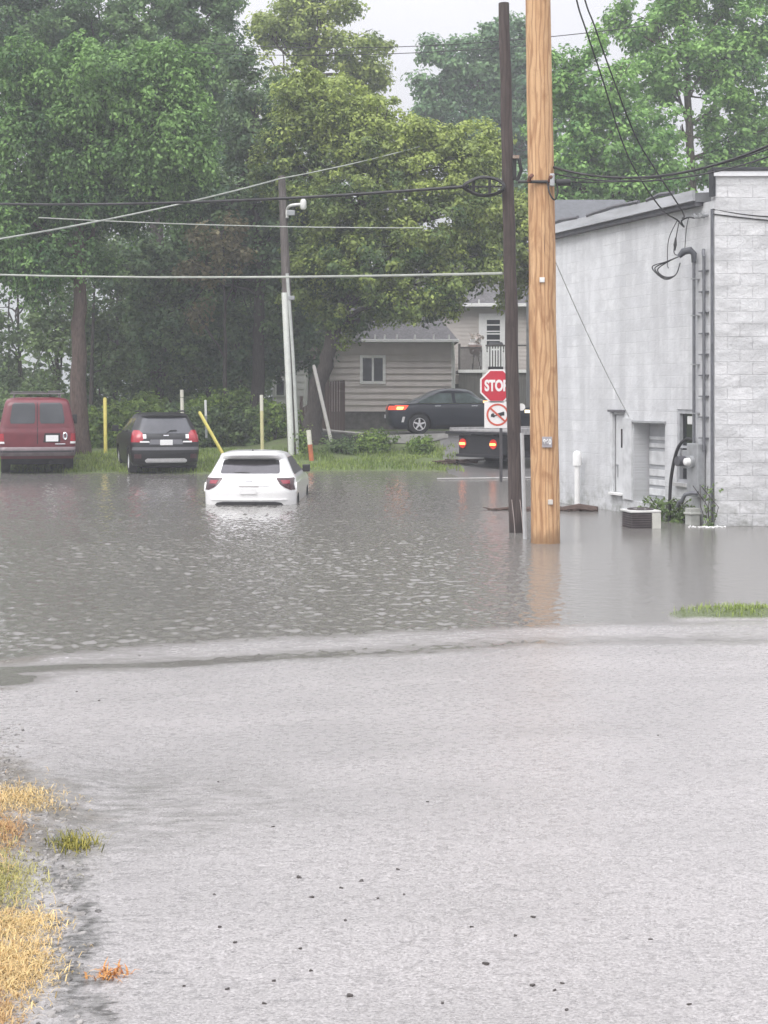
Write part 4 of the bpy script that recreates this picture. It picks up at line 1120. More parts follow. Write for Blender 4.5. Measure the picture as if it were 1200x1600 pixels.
# ---------------------------------------------------------------- flatbed tow truck going away to the right
def tow_truck():
    loc = W(749, 0, 43.2); loc.z = .04
    r = empty('flatbed_truck', loc, R(-50), 'dark flatbed tow truck with glowing tail lamps behind the stop sign', 'truck')
    deckm = M('deck_steel', (.34, .33, .33), .45, .3, var=.25, scale=8); dark = M('truck_dark', (.012, .012, .016), .7, var=.3)
    mb = MB(); mb.box(-1.18, 1.18, 0, 6.2, 1.02, 1.10)
    mb.build('bed', deckm, r, bevel=.01)
    for s in (-1, 1):
        mb = MB(); mb.box(*sorted((s*1.185, s*1.25)), 0, 6.2, .98, 1.16); mb.build('side_rail', deckm, r, bevel=.01)
    mb = MB(); mb.box(-1.25, 1.25, -.16, -.003, .98, 1.06); mb.build('tail_sill', dark, r, bevel=.01)
    mb = MB(); mb.box(-.45, .45, .1, 8.2, .62, 1.0); mb.box(-.80, .95, -.04, .16, .42, .95); mb.box(-1.0, 1.0, .5, 1.3, .34, .5); mb.build('frame', dark, r)
    mb = MB(); mb.box(-.85, 1.0, -.12, -.05, .34, .42); mb.build('rear_bumper', dark, r, bevel=.01)
    for s in (-1, 1):
        mb = MB(); mb.tube([(s*.62, -.075, .72), (s*.62, -.045, .72)], .135, 16); mb.build('lens_halo', M('truck_lens_halo', (.5, .03, .02), .3, emit=(1, .04, .02), es=.2), r)  # red lens disc, widened to stand in for the glow around the lamp
        mb = MB(); mb.box(s*.62 - .11, s*.62 + .12, -.10, -.076, .68, .745); mb.build('tail_lamp', M('truck_lamp', (1, .35, .1), .3, emit=(1, .30, .08), es=4.0), r, bevel=.03)
    for s in (-1, 1):
        for y in (1.6, 7.2): wheel(r, s * .95, y, .45, .28, s)
        mb = MB(); mb.box(s*.95 - .16, s*.95 + .16, .98, 1.0, .40, .92); mb.build('mud_flap', BLACK, r)
    b = Body([(.6, 6.4, 8.7, 1.05, .1, .3), (1.2, 6.4, 8.7, 1.08, .1, .3), (1.45, 6.4, 8.6, 1.08, .1, .3), (1.5, 6.4, 7.9, 1.06, .1, .2), (2.1, 6.45, 7.5, .95, .15, .2), (2.22, 6.6, 7.3, .8, .2, .2)], .02)
    b.mesh(zsteps(b.rows.tolist())).build('cab', M('cab_paint', (.05, .05, .06), .4, coat=.5), r, smooth=40)
    b.rear_patch([(2.05, -.7, .7), (1.6, -.75, .75)], .01).build('rear_window', GLASSD, r)
    for s in (-1, 1): b.side_patch([(2.05, 6.6, 7.4), (1.55, 6.6, 7.75)], s, .01).build('side_window', GLASSD, r)
    b.front_patch([(2.05, -.8, .8), (1.56, -.95, .95)], .01).build('windscreen', GLASSD, r)
    return r
tow_truck()
# ================================================================ block building on the right
TH = 18.81
B0 = Vector((5.32, 24.7, 0))
bld = empty('block_building', B0, R(TH), 'tall white painted block building standing in the flood at right', 'building')

def block_mat(name, ax, c1, c2, mortar, spots, streak, rough_face=.45):
    m, nt, p, out = new_mat(name)
    tc = nt.nodes.new('ShaderNodeTexCoord'); sep = nt.nodes.new('ShaderNodeSeparateXYZ'); cmb = nt.nodes.new('ShaderNodeCombineXYZ')
    nt.links.new(tc.outputs['Object'], sep.inputs[0])
    nt.links.new(sep.outputs[ax], cmb.inputs[0]); nt.links.new(sep.outputs[2], cmb.inputs[1])
    br = nd(nt, 'ShaderNodeTexBrick', offset=.5, ins={'Scale': 1.0, 'Mortar Size': .006, 'Mortar Smooth': .6, 'Bias': 0.0, 'Brick Width': .405, 'Row Height': .203})
    nt.links.new(cmb.outputs[0], br.inputs['Vector'])
    br.inputs['Color1'].default_value = (*c1, 1); br.inputs['Color2'].default_value = (*c2, 1); br.inputs['Mortar'].default_value = (*mortar, 1)
    v = cmb.outputs[0]
    mp = nt.nodes.new('ShaderNodeMapping'); mp.inputs['Scale'].default_value = streak; nt.links.new(v, mp.inputs[0])
    st = noise(nt, mp.outputs[0], 1.0, 5, .6)
    # keep joints only where paint is thin
    thin = noise(nt, v, .8, 4, .6)
    plain = tuple((a + b) / 2 for a, b in zip(c1, c2))
    c = mix(nt, ramp(nt, thin, [(.40, 0.0), (.62, .95)]), br.outputs[0], plain)
    c = mix(nt, ramp(nt, st, [(.40, spots), (.60, 0.0)]), c, tuple(x * .62 for x in plain))
    fn = noise(nt, v, 34, 4, .7)
    c = mix(nt, ramp(nt, fn, [(.32, .22), (.5, 0.0)]), c, tuple(x * .55 for x in plain))
    # damp, mossy foot of the wall
    ft = nd(nt, 'ShaderNodeMapRange', ins={1: .75, 2: 0.0}); nt.links.new(sep.outputs[2], ft.inputs[0])
    fm = nd(nt, 'ShaderNodeMath', operation='MULTIPLY'); nt.links.new(ft.outputs[0], fm.inputs[0])
    nt.links.new(ramp(nt, noise(nt, v, 3.5, 5, .7), [(.42, 0.0), (.62, .8)]), fm.inputs[1])
    c = mix(nt, fm.outputs[0], c, (.17, .18, .15))
    nt.links.new(c, p.inputs['Base Color']); p.inputs['Roughness'].default_value = .7
    ad = nd(nt, 'ShaderNodeMath', operation='MULTIPLY_ADD', ins={1: -.55, 2: 1.0}); nt.links.new(br.outputs['Fac'], ad.inputs[0])
    a2 = nd(nt, 'ShaderNodeMath', operation='MULTIPLY_ADD', ins={1: .5}); nt.links.new(fn, a2.inputs[0]); nt.links.new(ad.outputs[0], a2.inputs[2])
    rk = noise(nt, v, 9, 4, .65)
    a3 = nd(nt, 'ShaderNodeMath', operation='MULTIPLY_ADD', ins={1: 1.6}); nt.links.new(rk, a3.inputs[0]); nt.links.new(a2.outputs[0], a3.inputs[2])
    bl = ramp(nt, noise(nt, v, 2.6, 5, .7), [(.40, .45), (.56, 0.0)])
    c = mix(nt, bl, c, tuple(x * .72 for x in plain)); nt.links.new(c, p.inputs['Base Color'])
    bump(nt, p, a3.outputs[0], rough_face, .016)
    return m
WALLS = block_mat('block_wall_side', 1, (.74, .75, .76), (.64, .65, .67), (.50, .51, .52), .5, (2.4, .35, 1))
WALLF = block_mat('block_wall_front', 0, (.77, .77, .78), (.66, .67, .685), (.66, .66, .68), .8, (1.0, 3.8, 1), .9)

def pierced(us, zs, holes, depth, axis='y'):
    """outer face x=0 with reveals going inward (+x); u along y"""
    mb = MB()
    P3 = lambda u, z, d=0.0: (d, u, z)
    for i in range(len(us) - 1):
        for j in range(len(zs) - 1):
            cu, cz = (us[i] + us[i+1]) / 2, (zs[j] + zs[j+1]) / 2
            if any(h[0] < cu < h[1] and h[2] < cz < h[3] for h in holes): continue
            mb.quad(P3(us[i], zs[j]), P3(us[i], zs[j+1]), P3(us[i+1], zs[j+1]), P3(us[i+1], zs[j]))
    for h in holes:
        u0, u1, z0, z1 = h[:4]; d = h[4]
        mb.quad(P3(u0, z0), P3(u0, z0, d), P3(u0, z1, d), P3(u0, z1)); mb.quad(P3(u1, z0), P3(u1, z1), P3(u1, z1, d), P3(u1, z0, d))
        mb.quad(P3(u0, z1), P3(u0, z1, d), P3(u1, z1, d), P3(u1, z1)); mb.quad(P3(u0, z0), P3(u1, z0), P3(u1, z0, d), P3(u0, z0, d))
        mb.quad(P3(u0, z0, d), P3(u0, z1, d), P3(u1, z1, d), P3(u1, z0, d))
    return mb
LEN = 6.45
holes = [(.70, 1.205, .64, 1.87, .14), (1.62, 2.743, .22, 1.62, .36), (3.105, 3.53, .28, 1.76, .12)]
us = sorted({0, LEN, *[h[0] for h in holes], *[h[1] for h in holes]}); zs = sorted({-.7, 5.24, *[h[2] for h in holes], *[h[3] for h in holes]})
mb = pierced(us, zs, holes, .2)
mb.quad((0, LEN, -.7), (0, LEN, 5.24), (11, LEN, 5.24), (11, LEN, -.7)); mb.quad((11, LEN, -.7), (11, LEN, 5.24), (11, -3.4, 5.24), (11, -3.4, -.7))
mb.build('side_wall', WALLS, bld)
# taller front wall, square to the street
fw = MB(); fw.box(0, 11.5, .0, .30, -.7, 5.62)
f = fw.build('front_wall', WALLF, bld); f.rotation_euler = (0, 0, R(-TH - .6)); f.location = (0, -.0, 0)
cp = MB(); cp.box(-.03, 11.5, -.04, .34, 5.622, 5.71); c = cp.build('coping', M('coping_white', (.74, .75, .77), .4, var=.08), bld, bevel=.006); c.rotation_euler = f.rotation_euler
cp = MB(); cp.box(-.05, 11.5, -.06, .36, 5.712, 5.765); c2 = cp.build('coping_cap', M('coping_dark', (.035, .037, .042), .4), bld, bevel=.006); c2.rotation_euler = f.rotation_euler
cf = MB(); cf.box(-.055, -.004, -.03, .09, 5.30, 5.70); cf.build('corner_flashing', M('flashing_dark', (.03, .032, .036), .4), bld)
# roof with fascia above the side wall
mb = MB(); mb.add([(-.14, .36, 5.40), (-.14, LEN + .1, 5.40), (11, LEN + .1, 5.9), (11, -3.2, 5.9), (-.14, .36, 5.25), (-.14, LEN + .1, 5.25), (11, LEN + .1, 5.26), (11, -3.2, 5.26)], [(0,1,2,3),(7,6,5,4),(0,4,5,1),(1,5,6,2),(2,6,7,3),(3,7,4,0)])
mb.build('roof', M('roof_felt', (.16, .165, .175), .7, var=.25, scale=3), bld)
mb = MB(); mb.box(-.20, -.145, .36, LEN + .12, 5.27, 5.44); mb.build('fascia', M('fascia_grey', (.42, .43, .45), .5, var=.25, scale=2.0, stretch=(1, .5, 3)), bld)
mb = MB(); mb.box(-.145, -.005, .36, LEN + .1, 5.19, 5.245); mb.build('soffit', M('soffit_dark', (.10, .10, .11), .7), bld)
mb = MB()
for y0, y1, z in ((2.2, 4.2, 5.475), (1.0, 1.9, 5.48), (4.6, 6.1, 5.47)):
    mb.tube([(-.19, y0, z), (-.17, (y0 + y1) / 2, z + .03), (-.19, y1, z - .02)], .035, 6)
mb.build('roof_edge_lap', M('felt_lap', (.12, .12, .13), .7), bld)

# window in the side wall
wn = MB(); 
for (a, b_, z0, z1) in ((.70, .745, .64, 1.87), (1.16, 1.205, .64, 1.87)): wn.box(.02, .10, a, b_, z0, z1)
wn.box(.02, .10, .745, 1.16, 1.80, 1.87); wn.box(.02, .10, .745, 1.16, .64, .70); wn.box(.035, .085, .745, 1.16, 1.22, 1.26)
w = wn.build('window', M('window_frame_grey', (.42, .43, .45), .5), bld)
mb = MB(); mb.box(.088, .10, .745, 1.16, .70, 1.80); mb.build('pane', GLASSD, w)
mb = MB(); mb.box(.06, .084, .76, .98, 1.62, 1.76); mb.build('blind', WHITEP, w, bevel=.02)
mb = MB(); mb.box(-.06, .13, .66, 1.25, .58, .637); mb.build('sill', M('sill_concrete', (.45, .45, .44), .8), w)
# recessed panel door
mb = MB()
mb.box(.31, .352, 1.63, 2.735, .23, 1.61)
d = mb.build('panel_door', M('panel_door', (.42, .43, .45), .5, var=.12), bld)
for k, (z0, z1) in enumerate(((.34, .46), (.52, .62), (.68, .80), (.88, 1.12), (1.18, 1.26), (1.32, 1.38))):
    mb = MB(); mb.box(.285, .308, 1.66, 2.70, z0, z1); mb.build('panel', M('panel_white', (.64, .65, .66), .45), d, bevel=.008)
# white service door
mb = MB(); mb.box(.04, .10, 3.115, 3.50, .30, 1.75)
d = mb.build('door', M('door_white', (.60, .61, .62), .5, var=.1, scale=3), bld, bevel=.006)
mb = MB(); mb.box(.030, .038, 3.20, 3.28, 1.16, 1.50); mb.build('window_slit', GLASSD, d)
mb = MB(); mb.box(.028, .038, 3.40, 3.43, .62, .86); mb.cyl((.0, 3.41, .84), (.04, 3.41, .84), .02); mb.build('handle', STEEL, d)
mb = MB(); mb.box(-.035, .03, 3.50, 3.60, .28, 1.80); mb.box(-.035, .03, 2.76, 3.10, .24, 1.70); mb.build('door_frame', M('frame_grey_white', (.58, .59, .60), .5), bld, bevel=.006)
mb = MB(); mb.box(-.07, .03, 3.05, 3.62, 1.805, 1.845); mb.build('lintel', M('lintel_dark', (.12, .12, .13), .6), bld)
mb = MB(); mb.box(-.09, .02, 3.10, 3.56, .30, .345); mb.build('door_step', WHITE, bld, bevel=.006)
mb = MB(); mb.box(-.04, -.003, 1.58, 2.76, 1.625, 1.66); mb.build('canopy_lip', M('canopy_grey', (.34, .35, .36), .6), bld)

BM = Matrix.Translation(B0) @ Matrix.Rotation(R(TH), 4, 'Z')
def on_wall(s, z, off=0.0):
    return BM @ Vector((-off, s, z))
def wall_empty(name, s, off, label, cat, group=None):
    return empty(name, on_wall(s, 0, off), R(TH), label, cat, group)

# service mast and weatherhead
CND = M('conduit_dark', (.16, .165, .18), .5, .3, var=.2); CNG = M('conduit_grey', (.30, .31, .33), .5, .3, var=.2)
r = wall_empty('service_mast', .50, .09, 'grey electrical mast with weatherhead climbing the side of the block building', 'electrical mast')
mb = MB(); mb.cyl((0, 0, 1.3), (0, 0, 4.30), .026); mb.build('mast_pipe', CND, r, smooth=40)
mb = MB(); mb.tube([(0, 0, 4.28), (0, 0, 4.42), (-.05, .03, 4.48), (-.14, .10, 4.46), (-.20, .14, 4.38)], [.04, .05, .06, .06, .04], 10); mb.build('weatherhead', M('weatherhead', (.07, .075, .085), .5), r, smooth=40)
mb = MB()
for k in range(3):
    q = k * .02
    mb.tube(bez([Vector(v_) for v_ in ((-.20, .14 + q, 4.38), (-.34 - q, .25, 4.30), (-.46 - q * 2, .38 + q, 4.18 + q), (-.38, .30, 4.06 - q), (-.24, .18, 4.08), (-.18, .13, 4.28))], 5), .010, 6)
mb.build('lead_loop', CABLE, r)
mb = MB()
for z in (1.8, 2.6, 3.4, 4.0): mb.box(-.04, .085, -.04, .04, z, z + .02)
mb.build('pipe_strap', STEEL, r)
r = wall_empty('conduit_pipe', .22, .07, 'long dark conduit beside the corner of the block building', 'conduit')
mb = MB(); mb.cyl((0, 0, 1.2), (0, 0, 4.35), .026); mb.tube([(0, 0, 4.35), (0, .02, 4.42), (.02, .04, 4.47)], .03, 8); mb.build('pipe', CND, r, smooth=40)
mb = MB()
for k in range(9): mb.box(.01, .065, -.05, .19, 1.4 + k * .34, 1.418 + k * .34)
mb.build('strap', CND, r)
r = wall_empty('corner_pipe', .03, .035, 'slim dark downpipe running down the very corner of the building', 'downpipe')
mb = MB(); mb.tube([(0, 0, -.3), (0, 0, 2), (0, 0, 5.1)], .024, 8); mb.build('pipe', M('downpipe', (.12, .125, .14), .5, var=.3), r, smooth=40)

# electric meter
r = wall_empty('electric_meter', .42, .02, 'round glass electric meter on a grey box near the building corner', 'electric meter')
mb = MB(); mb.box(-.14, -.0, -.16, .20, .45, 1.32); mb.build('meter_box', GREYP, r, bevel=.015)
mb = MB(); mb.cyl((-.14, .02, 1.02), (-.20, .02, 1.02), .10, n=18); mb.build('meter_collar', STEEL, r, smooth=40)
mb = MB(); mb.tube([(-.20, .02, 1.02), (-.27, .02, 1.02), (-.29, .02, 1.02)], [.065, .06, .03], 18); mb.build('meter_glass', WHITEP, r, smooth=40)
mb = MB(); mb.tube([(-.12, .30, 1.02), (-.26, .30, 1.02)], .085, 14); mb.build('disconnect_dial', M('dial_dark', (.09, .09, .10), .5), r, smooth=40)
mb = MB(); mb.box(-.12, 0, .21, .40, .90, 1.20); mb.build('disconnect_box', GREYP, r, bevel=.012)
r = wall_empty('gas_riser', .30, .06, 'bent dark pipe fitting low on the wall beneath the meter', 'pipe fitting')
mb = MB(); mb.tube([(-.10, -.05, .52), (-.16, .05, .52), (-.22, .16, .48), (-.24, .22, .38), (-.24, .30, .36), (-.24, .36, .28)], .034, 8); mb.build('pipe', CND, r, smooth=40)
mb = MB(); mb.box(-.20, -.02, .02, .20, -.2, .27); mb.box(-.22, .0, .0, .22, .16, .20); mb.build('valve_box', M('valve_box', (.42, .43, .40), .6, var=.2), r, bevel=.015)

# black hose from the disconnect into the water
p = [on_wall(.55, 1.36, .06), on_wall(.72, 1.38, .10), on_wall(.92, 1.22, .15), on_wall(1.05, .80, .19), on_wall(1.08, .35, .21), on_wall(1.08, -.1, .21)]
mb = MB(); mb.tube(bez(p), .028, 8)
tag(mb.build('black_hose', BLACK, None, smooth=40), 'thick black hose arching from the meter into the flood water', 'hose')

# white vent pipe
c = on_wall(4.68, 0, .16)
r = empty('vent_pipe', c, 0, 'white plastic vent pipe with fat cap rising from the flood by the wall', 'vent pipe')
mb = MB(); mb.cyl((0, 0, -.5), (0, 0, .84), .055, n=14); mb.build('pipe', WHITEP, r, smooth=40)
mb = MB(); mb.tube([(0, 0, .78), (0, 0, .98), (0, 0, 1.03), (0, 0, 1.06)], [.085, .085, .07, .03], 14); mb.build('cap', WHITEP, r, smooth=40)

# half sunk air conditioner
c = G0(1009, 826)
r = empty('air_conditioner', (c.x, c.y, 0), R(10), 'half sunken air conditioner with dark grille and pale rim', 'air conditioner')
S = .245; LB = M('grille_dark', (.07, .06, .06), .6, var=.3)
mb = MB(); mb.box(-S + .02, S - .02, .0 + .02, 2*S - .02, -.5, .26); mb.build('coil', LB, r)
mb = MB()
for k in range(16):
    z = -.33 + k * .036
    mb.box(-S, S - .14, -.004, .016, z, z + .012); mb.box(-S, -S + .018, .02, 2*S, z, z + .012)
mb.build('grille', M('grille_brown', (.13, .11, .11), .6, var=.3), r)
mb = MB(); mb.box(S - .14, S + .005, -.012, .3, -.5, .245); mb.build('service_panel', M('ac_cream', (.55, .55, .50), .5, var=.12), r, bevel=.01)
mb = MB(); mb.box(-S - .015, S + .01, -.018, 2*S + .01, .248, .285); mb.build('top_rim', M('ac_rim', (.62, .62, .60), .5, var=.1), r, bevel=.012)
mb = MB(); mb.tube([(math.cos(a) * .2, S + math.sin(a) * .2, .295) for a in np.linspace(0, 6.28, 20, endpoint=False)], .012, 6, closed=True); mb.cyl((0, S, .27), (0, S, .305), .06)
mb.build('fan_guard', LB, r)

# weeds against the wall
def wallweed(s, off, h, w, label, seed, n=260, name='wall_weed'):
    b = on_wall(s, -.05, off)
    k = n
    C = rng.normal(0, 1, (k, 3)) * np.array([w * .35, w * .5, 0]); C[:, 2] = rng.random(k) ** 1.3 * h
    rot = np.array(Matrix.Rotation(R(TH), 3, 'Z')); C = C @ rot.T
    V, Fc, tt = leaf_cloud(C, np.full(k, .05), np.full(k, 4), .065, .2)
    root = empty(name, b, 0, label, 'weed', 'weeds growing along the foot of the block building')
    np_mesh('foliage', V, Fc, L_UND, root, attr=np.clip(tt + .25, 0, 1))
    mb = MB()
    for i in range(6): mb.tube([(0, 0, -.1), (random.gauss(0, .05), random.gauss(0, .1), h * .5), (random.gauss(0, .1), random.gauss(0, .2), h * .95)], .006, 5)
    mb.build('stem', BARKD, root)
wallweed(1.20, .14, .42, .34, 'green weeds right of the black hose below the wall window', 1, 120)
wallweed(1.75, .12, .40, .36, 'low weeds behind the half sunken air conditioner', 2, 80)
wallweed(.80, .14, .45, .24, 'taller weeds between the window and the meter box', 3, 80)
wallweed(-.02, .10, .75, .18, 'thin dry weeds clinging to the building corner', 4, 36)

# ---------------------------------------------------------------- floating timber and foam
mb = MB()
a, b_ = G0(766, 797), G0(934, 799)
for (t0, t1, dz, w) in ((0, .36, .01, .05), (.30, .72, .02, .10), (.66, 1.0, .03, .12)):
    p, q = a.lerp(b_, t0), a.lerp(b_, t1)
    mb.tube([p + Vector((0, 0, dz)), p.lerp(q, .5) + Vector((0, .06, dz + .02)), q + Vector((0, 0, dz))], [w * .35, w * .7, w * .5], 7)
for i in range(40):
    p = a.lerp(b_, random.random()) + Vector((0, random.gauss(0, .12), .02))
    d = Vector((random.gauss(0, .15), random.gauss(0, .08), random.gauss(0, .02)))
    mb.tube([p, p + d], .012, 5)
DRIFT = M('drift_brown', (.075, .045, .035), .7, var=.45, scale=20)
tag(mb.build('drift_line', DRIFT), 'brown raft of floating driftwood and bark behind the poles', 'driftwood')
mb = MB()
c = G0(1106, 824)
for i in range(90):
    x = random.gauss(0, .15); y = random.gauss(0, .05)
    stone(mb, (c.x + x, c.y + y, .006), random.uniform(.008, .025), i)
tag(mb.build('foam', M('foam_white', (.8, .8, .79), .6, var=.05)), 'white foam where water spills at the building corner', 'foam', kind='stuff')
mb = MB()

# ================================================================ houses
def siding(mb, x0, x1, z0, z1, course, y=0.0, proud=.022, clip=None):
    """lap siding facing -y"""
    z = z0
    while z < z1 - 1e-3:
        zt = min(z + course, z1)
        mb.add([(x0, y - proud, z), (x1, y - proud, z), (x1, y - .004, zt), (x0, y - .004, zt), (x0, y, z), (x1, y, z)], [(0, 1, 2, 3), (0, 4, 5, 1)])
        z = zt

SH = M('shingle', (.11, .106, .11), .85, var=.45, scale=11, stretch=(1, 1, 1), bmp=.4)
YS_ = 54.5
ppm = F / YS_
def hx(px, Y=YS_): return (px - CX) * Y / F
def hz(py, Y=YS_): return H + (HY - py) * Y / F
shed = empty('grey_shed', (hx(628), YS_, .9), 0, 'low grey clapboard shed house with white framed window behind the sedan', 'house')
ox, oz = hx(628), .9
SID = M('siding_grey', (.64, .585, .555), .7, var=.08, scale=2); 
mb = MB(); x0, x1 = hx(515) - ox, hx(706) - ox
z0, z1 = hz(643) - oz, hz(534) - oz
siding(mb, x0, x1, z0, z1, .225, proud=.055)
mb.box(x0, x1, .003, 5.5, z0, z1)
mb.build('wall', SID, shed)
mb = MB(); mb.box(x0 + .03, x1 - .03, .04, 5.4, -.6, z0 - .002); mb.build('foundation', M('foundation_dark', (.13, .12, .115), .85, var=.3, bmp=.3), shed)
mb = MB()
xa, xb = hx(505) - ox, hx(716) - ox
zr = hz(488) - oz
mb.add([(xa, -.35, z1 + .03), (xb, -.35, z1 + .03), (xb - .9, 2.7, zr + .35), (xa + .9, 2.7, zr + .35), (xa, 5.8, z1 + .03), (xb, 5.8, z1 + .03), (xa, -.35, z1 - .03), (xb, -.35, z1 - .03), (xb, 5.8, z1 - .03), (xa, 5.8, z1 - .03)],
       [(0, 1, 2, 3), (1, 5, 2), (5, 4, 3, 2), (4, 0, 3), (6, 7, 1, 0), (7, 8, 5, 1), (8, 9, 4, 5), (9, 6, 0, 4), (9, 8, 7, 6)])
rf = mb.build('roof', SH, shed)
mb = MB(); mb.box(hx(565) - ox, hx(716) - ox, -.47, -.355, z1 - .03, z1 + .075); mb.build('gutter', WHITE, shed, bevel=.01)
mb = MB()
for px in (585, 600, 619, 647, 676, 700): mb.box(hx(px) - ox, hx(px) - ox + .05, -.46, -.40, z1 + .078, z1 + .24)
mb.build('gutter_strap', WHITE, shed)
mb = MB(); cx_ = hx(709) - ox; mb.tube([(hx(705) - ox + .05, -.40, z1 - .05), (hx(705) - ox + .05, -.30, z1 - .2), (cx_, -.06, z1 - .55), (cx_, -.06, -.1)], .045, 8); mb.build('downspout', WHITE, shed, smooth=40)
mb = MB(); mb.box(x1 - .02, x1 + .05, -.05, .02, z0, z1); mb.build('corner_board', WHITE, shed)
# window
wx0, wx1, wz0, wz1 = hx(562.5) - ox, hx(602.5) - ox, hz(600) - oz, hz(555) - oz
mb = MB(); t = .10
mb.box(wx0, wx0 + t, -.09, -.03, wz0, wz1); mb.box(wx1 - t, wx1, -.09, -.03, wz0, wz1); mb.box(wx0 + t, wx1 - t, -.09, -.03, wz0, wz0 + t); mb.box(wx0 + t, wx1 - t, -.09, -.03, wz1 - t, wz1)
xm = (wx0 + wx1) / 2; mb.box(xm - .035, xm + .035, -.08, -.03, wz0 + t, wz1 - t)
w = mb.build('window', M('window_white', (.88, .88, .87), .45, var=.03), shed, bevel=.008)
mb = MB(); mb.box(wx0 + t, xm - .037, -.065, -.058, wz0 + t, wz1 - t); mb.box(xm + .037, wx1 - t, -.065, -.058, wz0 + t, wz1 - t); mb.build('pane', GLASSD, w)

# beige house with porch
YH = 61.0
hb = empty('beige_house', (hx(780, YH), YH, 1.1), 0, 'beige two storey house with white storm door and raised porch', 'house')
ox, oz = hx(780, YH), 1.1
X = lambda p: hx(p, YH) - ox
Z = lambda p: hz(p, YH) - oz
mb = MB(); siding(mb, X(640), X(900), Z(600), Z(480), .16); mb.box(X(640), X(900), .003, 7, Z(600), Z(480)); mb.build('wall', M('siding_beige', (.56, .52, .485), .7, var=.06, scale=2), hb)
mb = MB(); mb.box(X(645), X(895), .05, 6.9, -.3, Z(600) - .002); mb.build('foundation', M('foundation_grey', (.16, .155, .15), .85, var=.3), hb)
mb = MB(); zt = Z(478)
mb.add([(X(632), -.45, zt), (X(908), -.45, zt), (X(908), 3.5, zt + 1.9), (X(632), 3.5, zt + 1.9), (X(632), 7.4, zt), (X(908), 7.4, zt), (X(632), -.45, zt - .05), (X(908), -.45, zt - .05), (X(908), 7.4, zt - .05), (X(632), 7.4, zt - .05)],
       [(0, 1, 2, 3), (1, 5, 2), (5, 4, 3, 2), (4, 0, 3), (6, 7, 1, 0), (7, 8, 5, 1), (8, 9, 4, 5), (9, 6, 0, 4), (9, 8, 7, 6)])
mb.build('roof', SH, hb)
mb = MB(); mb.box(X(700), X(908), -.57, -.455, zt - .06, zt + .07); mb.build('gutter', WHITE, hb, bevel=.01)
mb = MB()
for px in (746, 772, 800): mb.box(X(px), X(px) + .05, -.56, -.5, zt + .073, zt + .22)
mb.build('gutter_strap', WHITE, hb)
mb = MB(); mb.box(X(822), X(827), -.08, -.025, Z(600), Z(482)); mb.build('corner_board', WHITE, hb)
# storm door
mb = MB(); dz0 = Z(578)
for a, b2 in ((748, 758), (784, 793)): mb.box(X(a), X(b2), -.09, -.024, dz0, Z(490))
mb.box(X(758), X(784), -.09, -.024, Z(500), Z(490))
mb.box(X(758), X(784), -.075, -.024, dz0, Z(544)); mb.box(X(758), X(760.5), -.075, -.024, Z(544), Z(500)); mb.box(X(781), X(784), -.075, -.024, Z(544), Z(500))
d = mb.build('door', WHITE, hb, bevel=.006)
mb = MB(); mb.box(X(760.5), X(781), -.05, -.03, Z(544), Z(500)); mb.build('pane', GLASSD, d)
mb = MB()
for py in (518, 522, 532, 508): mb.box(X(760.5), X(781), -.07, -.052, Z(py) - .02, Z(py) + .03)
mb.build('louvre', WHITE, d)
mb = MB(); mb.cyl((X(782.5), -.076, Z(556)), (X(782.5), -.11, Z(556)), .03); mb.build('handle', STEEL, d)
# porch
pz = Z(579)
WOODD = M('porch_dark_wood', (.075, .068, .062), .8, var=.3, scale=6)
mb = MB(); mb.box(X(712), X(860), -2.0, -.1, pz - .14, pz - .02); mb.build('porch_floor', WOODD, hb)
mb = MB(); mb.box(X(712), X(860), -2.06, -2.003, pz - .12, pz - .0); mb.build('porch_edge', WHITE, hb)
mb = MB(); mb.box(X(713), X(860), -1.98, -1.93, -.4, pz - .145); mb.build('porch_skirt', M('skirt', (.115, .11, .10), .85, var=.35, scale=4, stretch=(8, 1, .3)), hb)
mb = MB()
for px in (714, 788, 840, 858): mb.box(X(px) - .045, X(px) + .045, -1.99, -1.9, pz - .02, pz + 1.0)
mb.box(X(714), X(748), -1.97, -1.91, pz + .82, pz + .88); mb.box(X(752), X(858), -1.97, -1.91, pz + .9, pz + .96)
for k in range(26): 
    x_ = X(714) + (X(748) - X(714)) * k / 25
    mb.box(x_ - .012, x_ + .012, -1.955, -1.925, pz - .02, pz + .82)
mb.build('porch_rail', WOODD, hb)
mb = MB(); mb.box(X(751) - .06, X(751) + .06, -2.02, -1.88, pz - .3, pz + 1.02)
for k in range(9):
    x_ = X(754) + (X(787) - X(754)) * k / 8
    mb.box(x_ - .03, x_ + .03, -1.955, -1.925, pz + .12, pz + .9)
mb.build('baluster', WHITE, hb)
# things on the porch
g = empty('porch_grill', (X(771) + ox, YH - 1.2, pz + oz - .02), 0, 'dark barbecue grill standing on the porch before the storm door', 'grill')
mb = MB(); mb.box(-.28, .28, -.2, .2, .0, .72); mb.build('cabinet', BLACK, g, bevel=.02)
mb = MB(); mb.box(-.62, .62, -.25, .25, .722, .78); mb.build('shelf', BLACK, g, bevel=.01)
mb = MB(); mb.tube([(-.28, 0, .80), (-.2, 0, .98), (.2, 0, .98), (.28, 0, .80)], .14, 10); mb.build('lid', BLACK, g, smooth=40)
g = empty('flower_pot', (X(739) + ox, YH - 1.5, pz + oz - .02), 0, 'pale potted flowers on a stand at the porch corner', 'flower pot')
mb = MB(); mb.tube([(0, 0, .62), (0, 0, .64), (0, 0, .92), (0, 0, .96)], [.16, .18, .26, .27], 12); mb.build('pot', M('pot_pink', (.50, .36, .33), .6), g, smooth=40)
mb = MB()
for a in (0, 2.1, 4.2): mb.cyl((math.cos(a) * .22, math.sin(a) * .22, 0), (math.cos(a) * .1, math.sin(a) * .1, .62), .018, n=6)
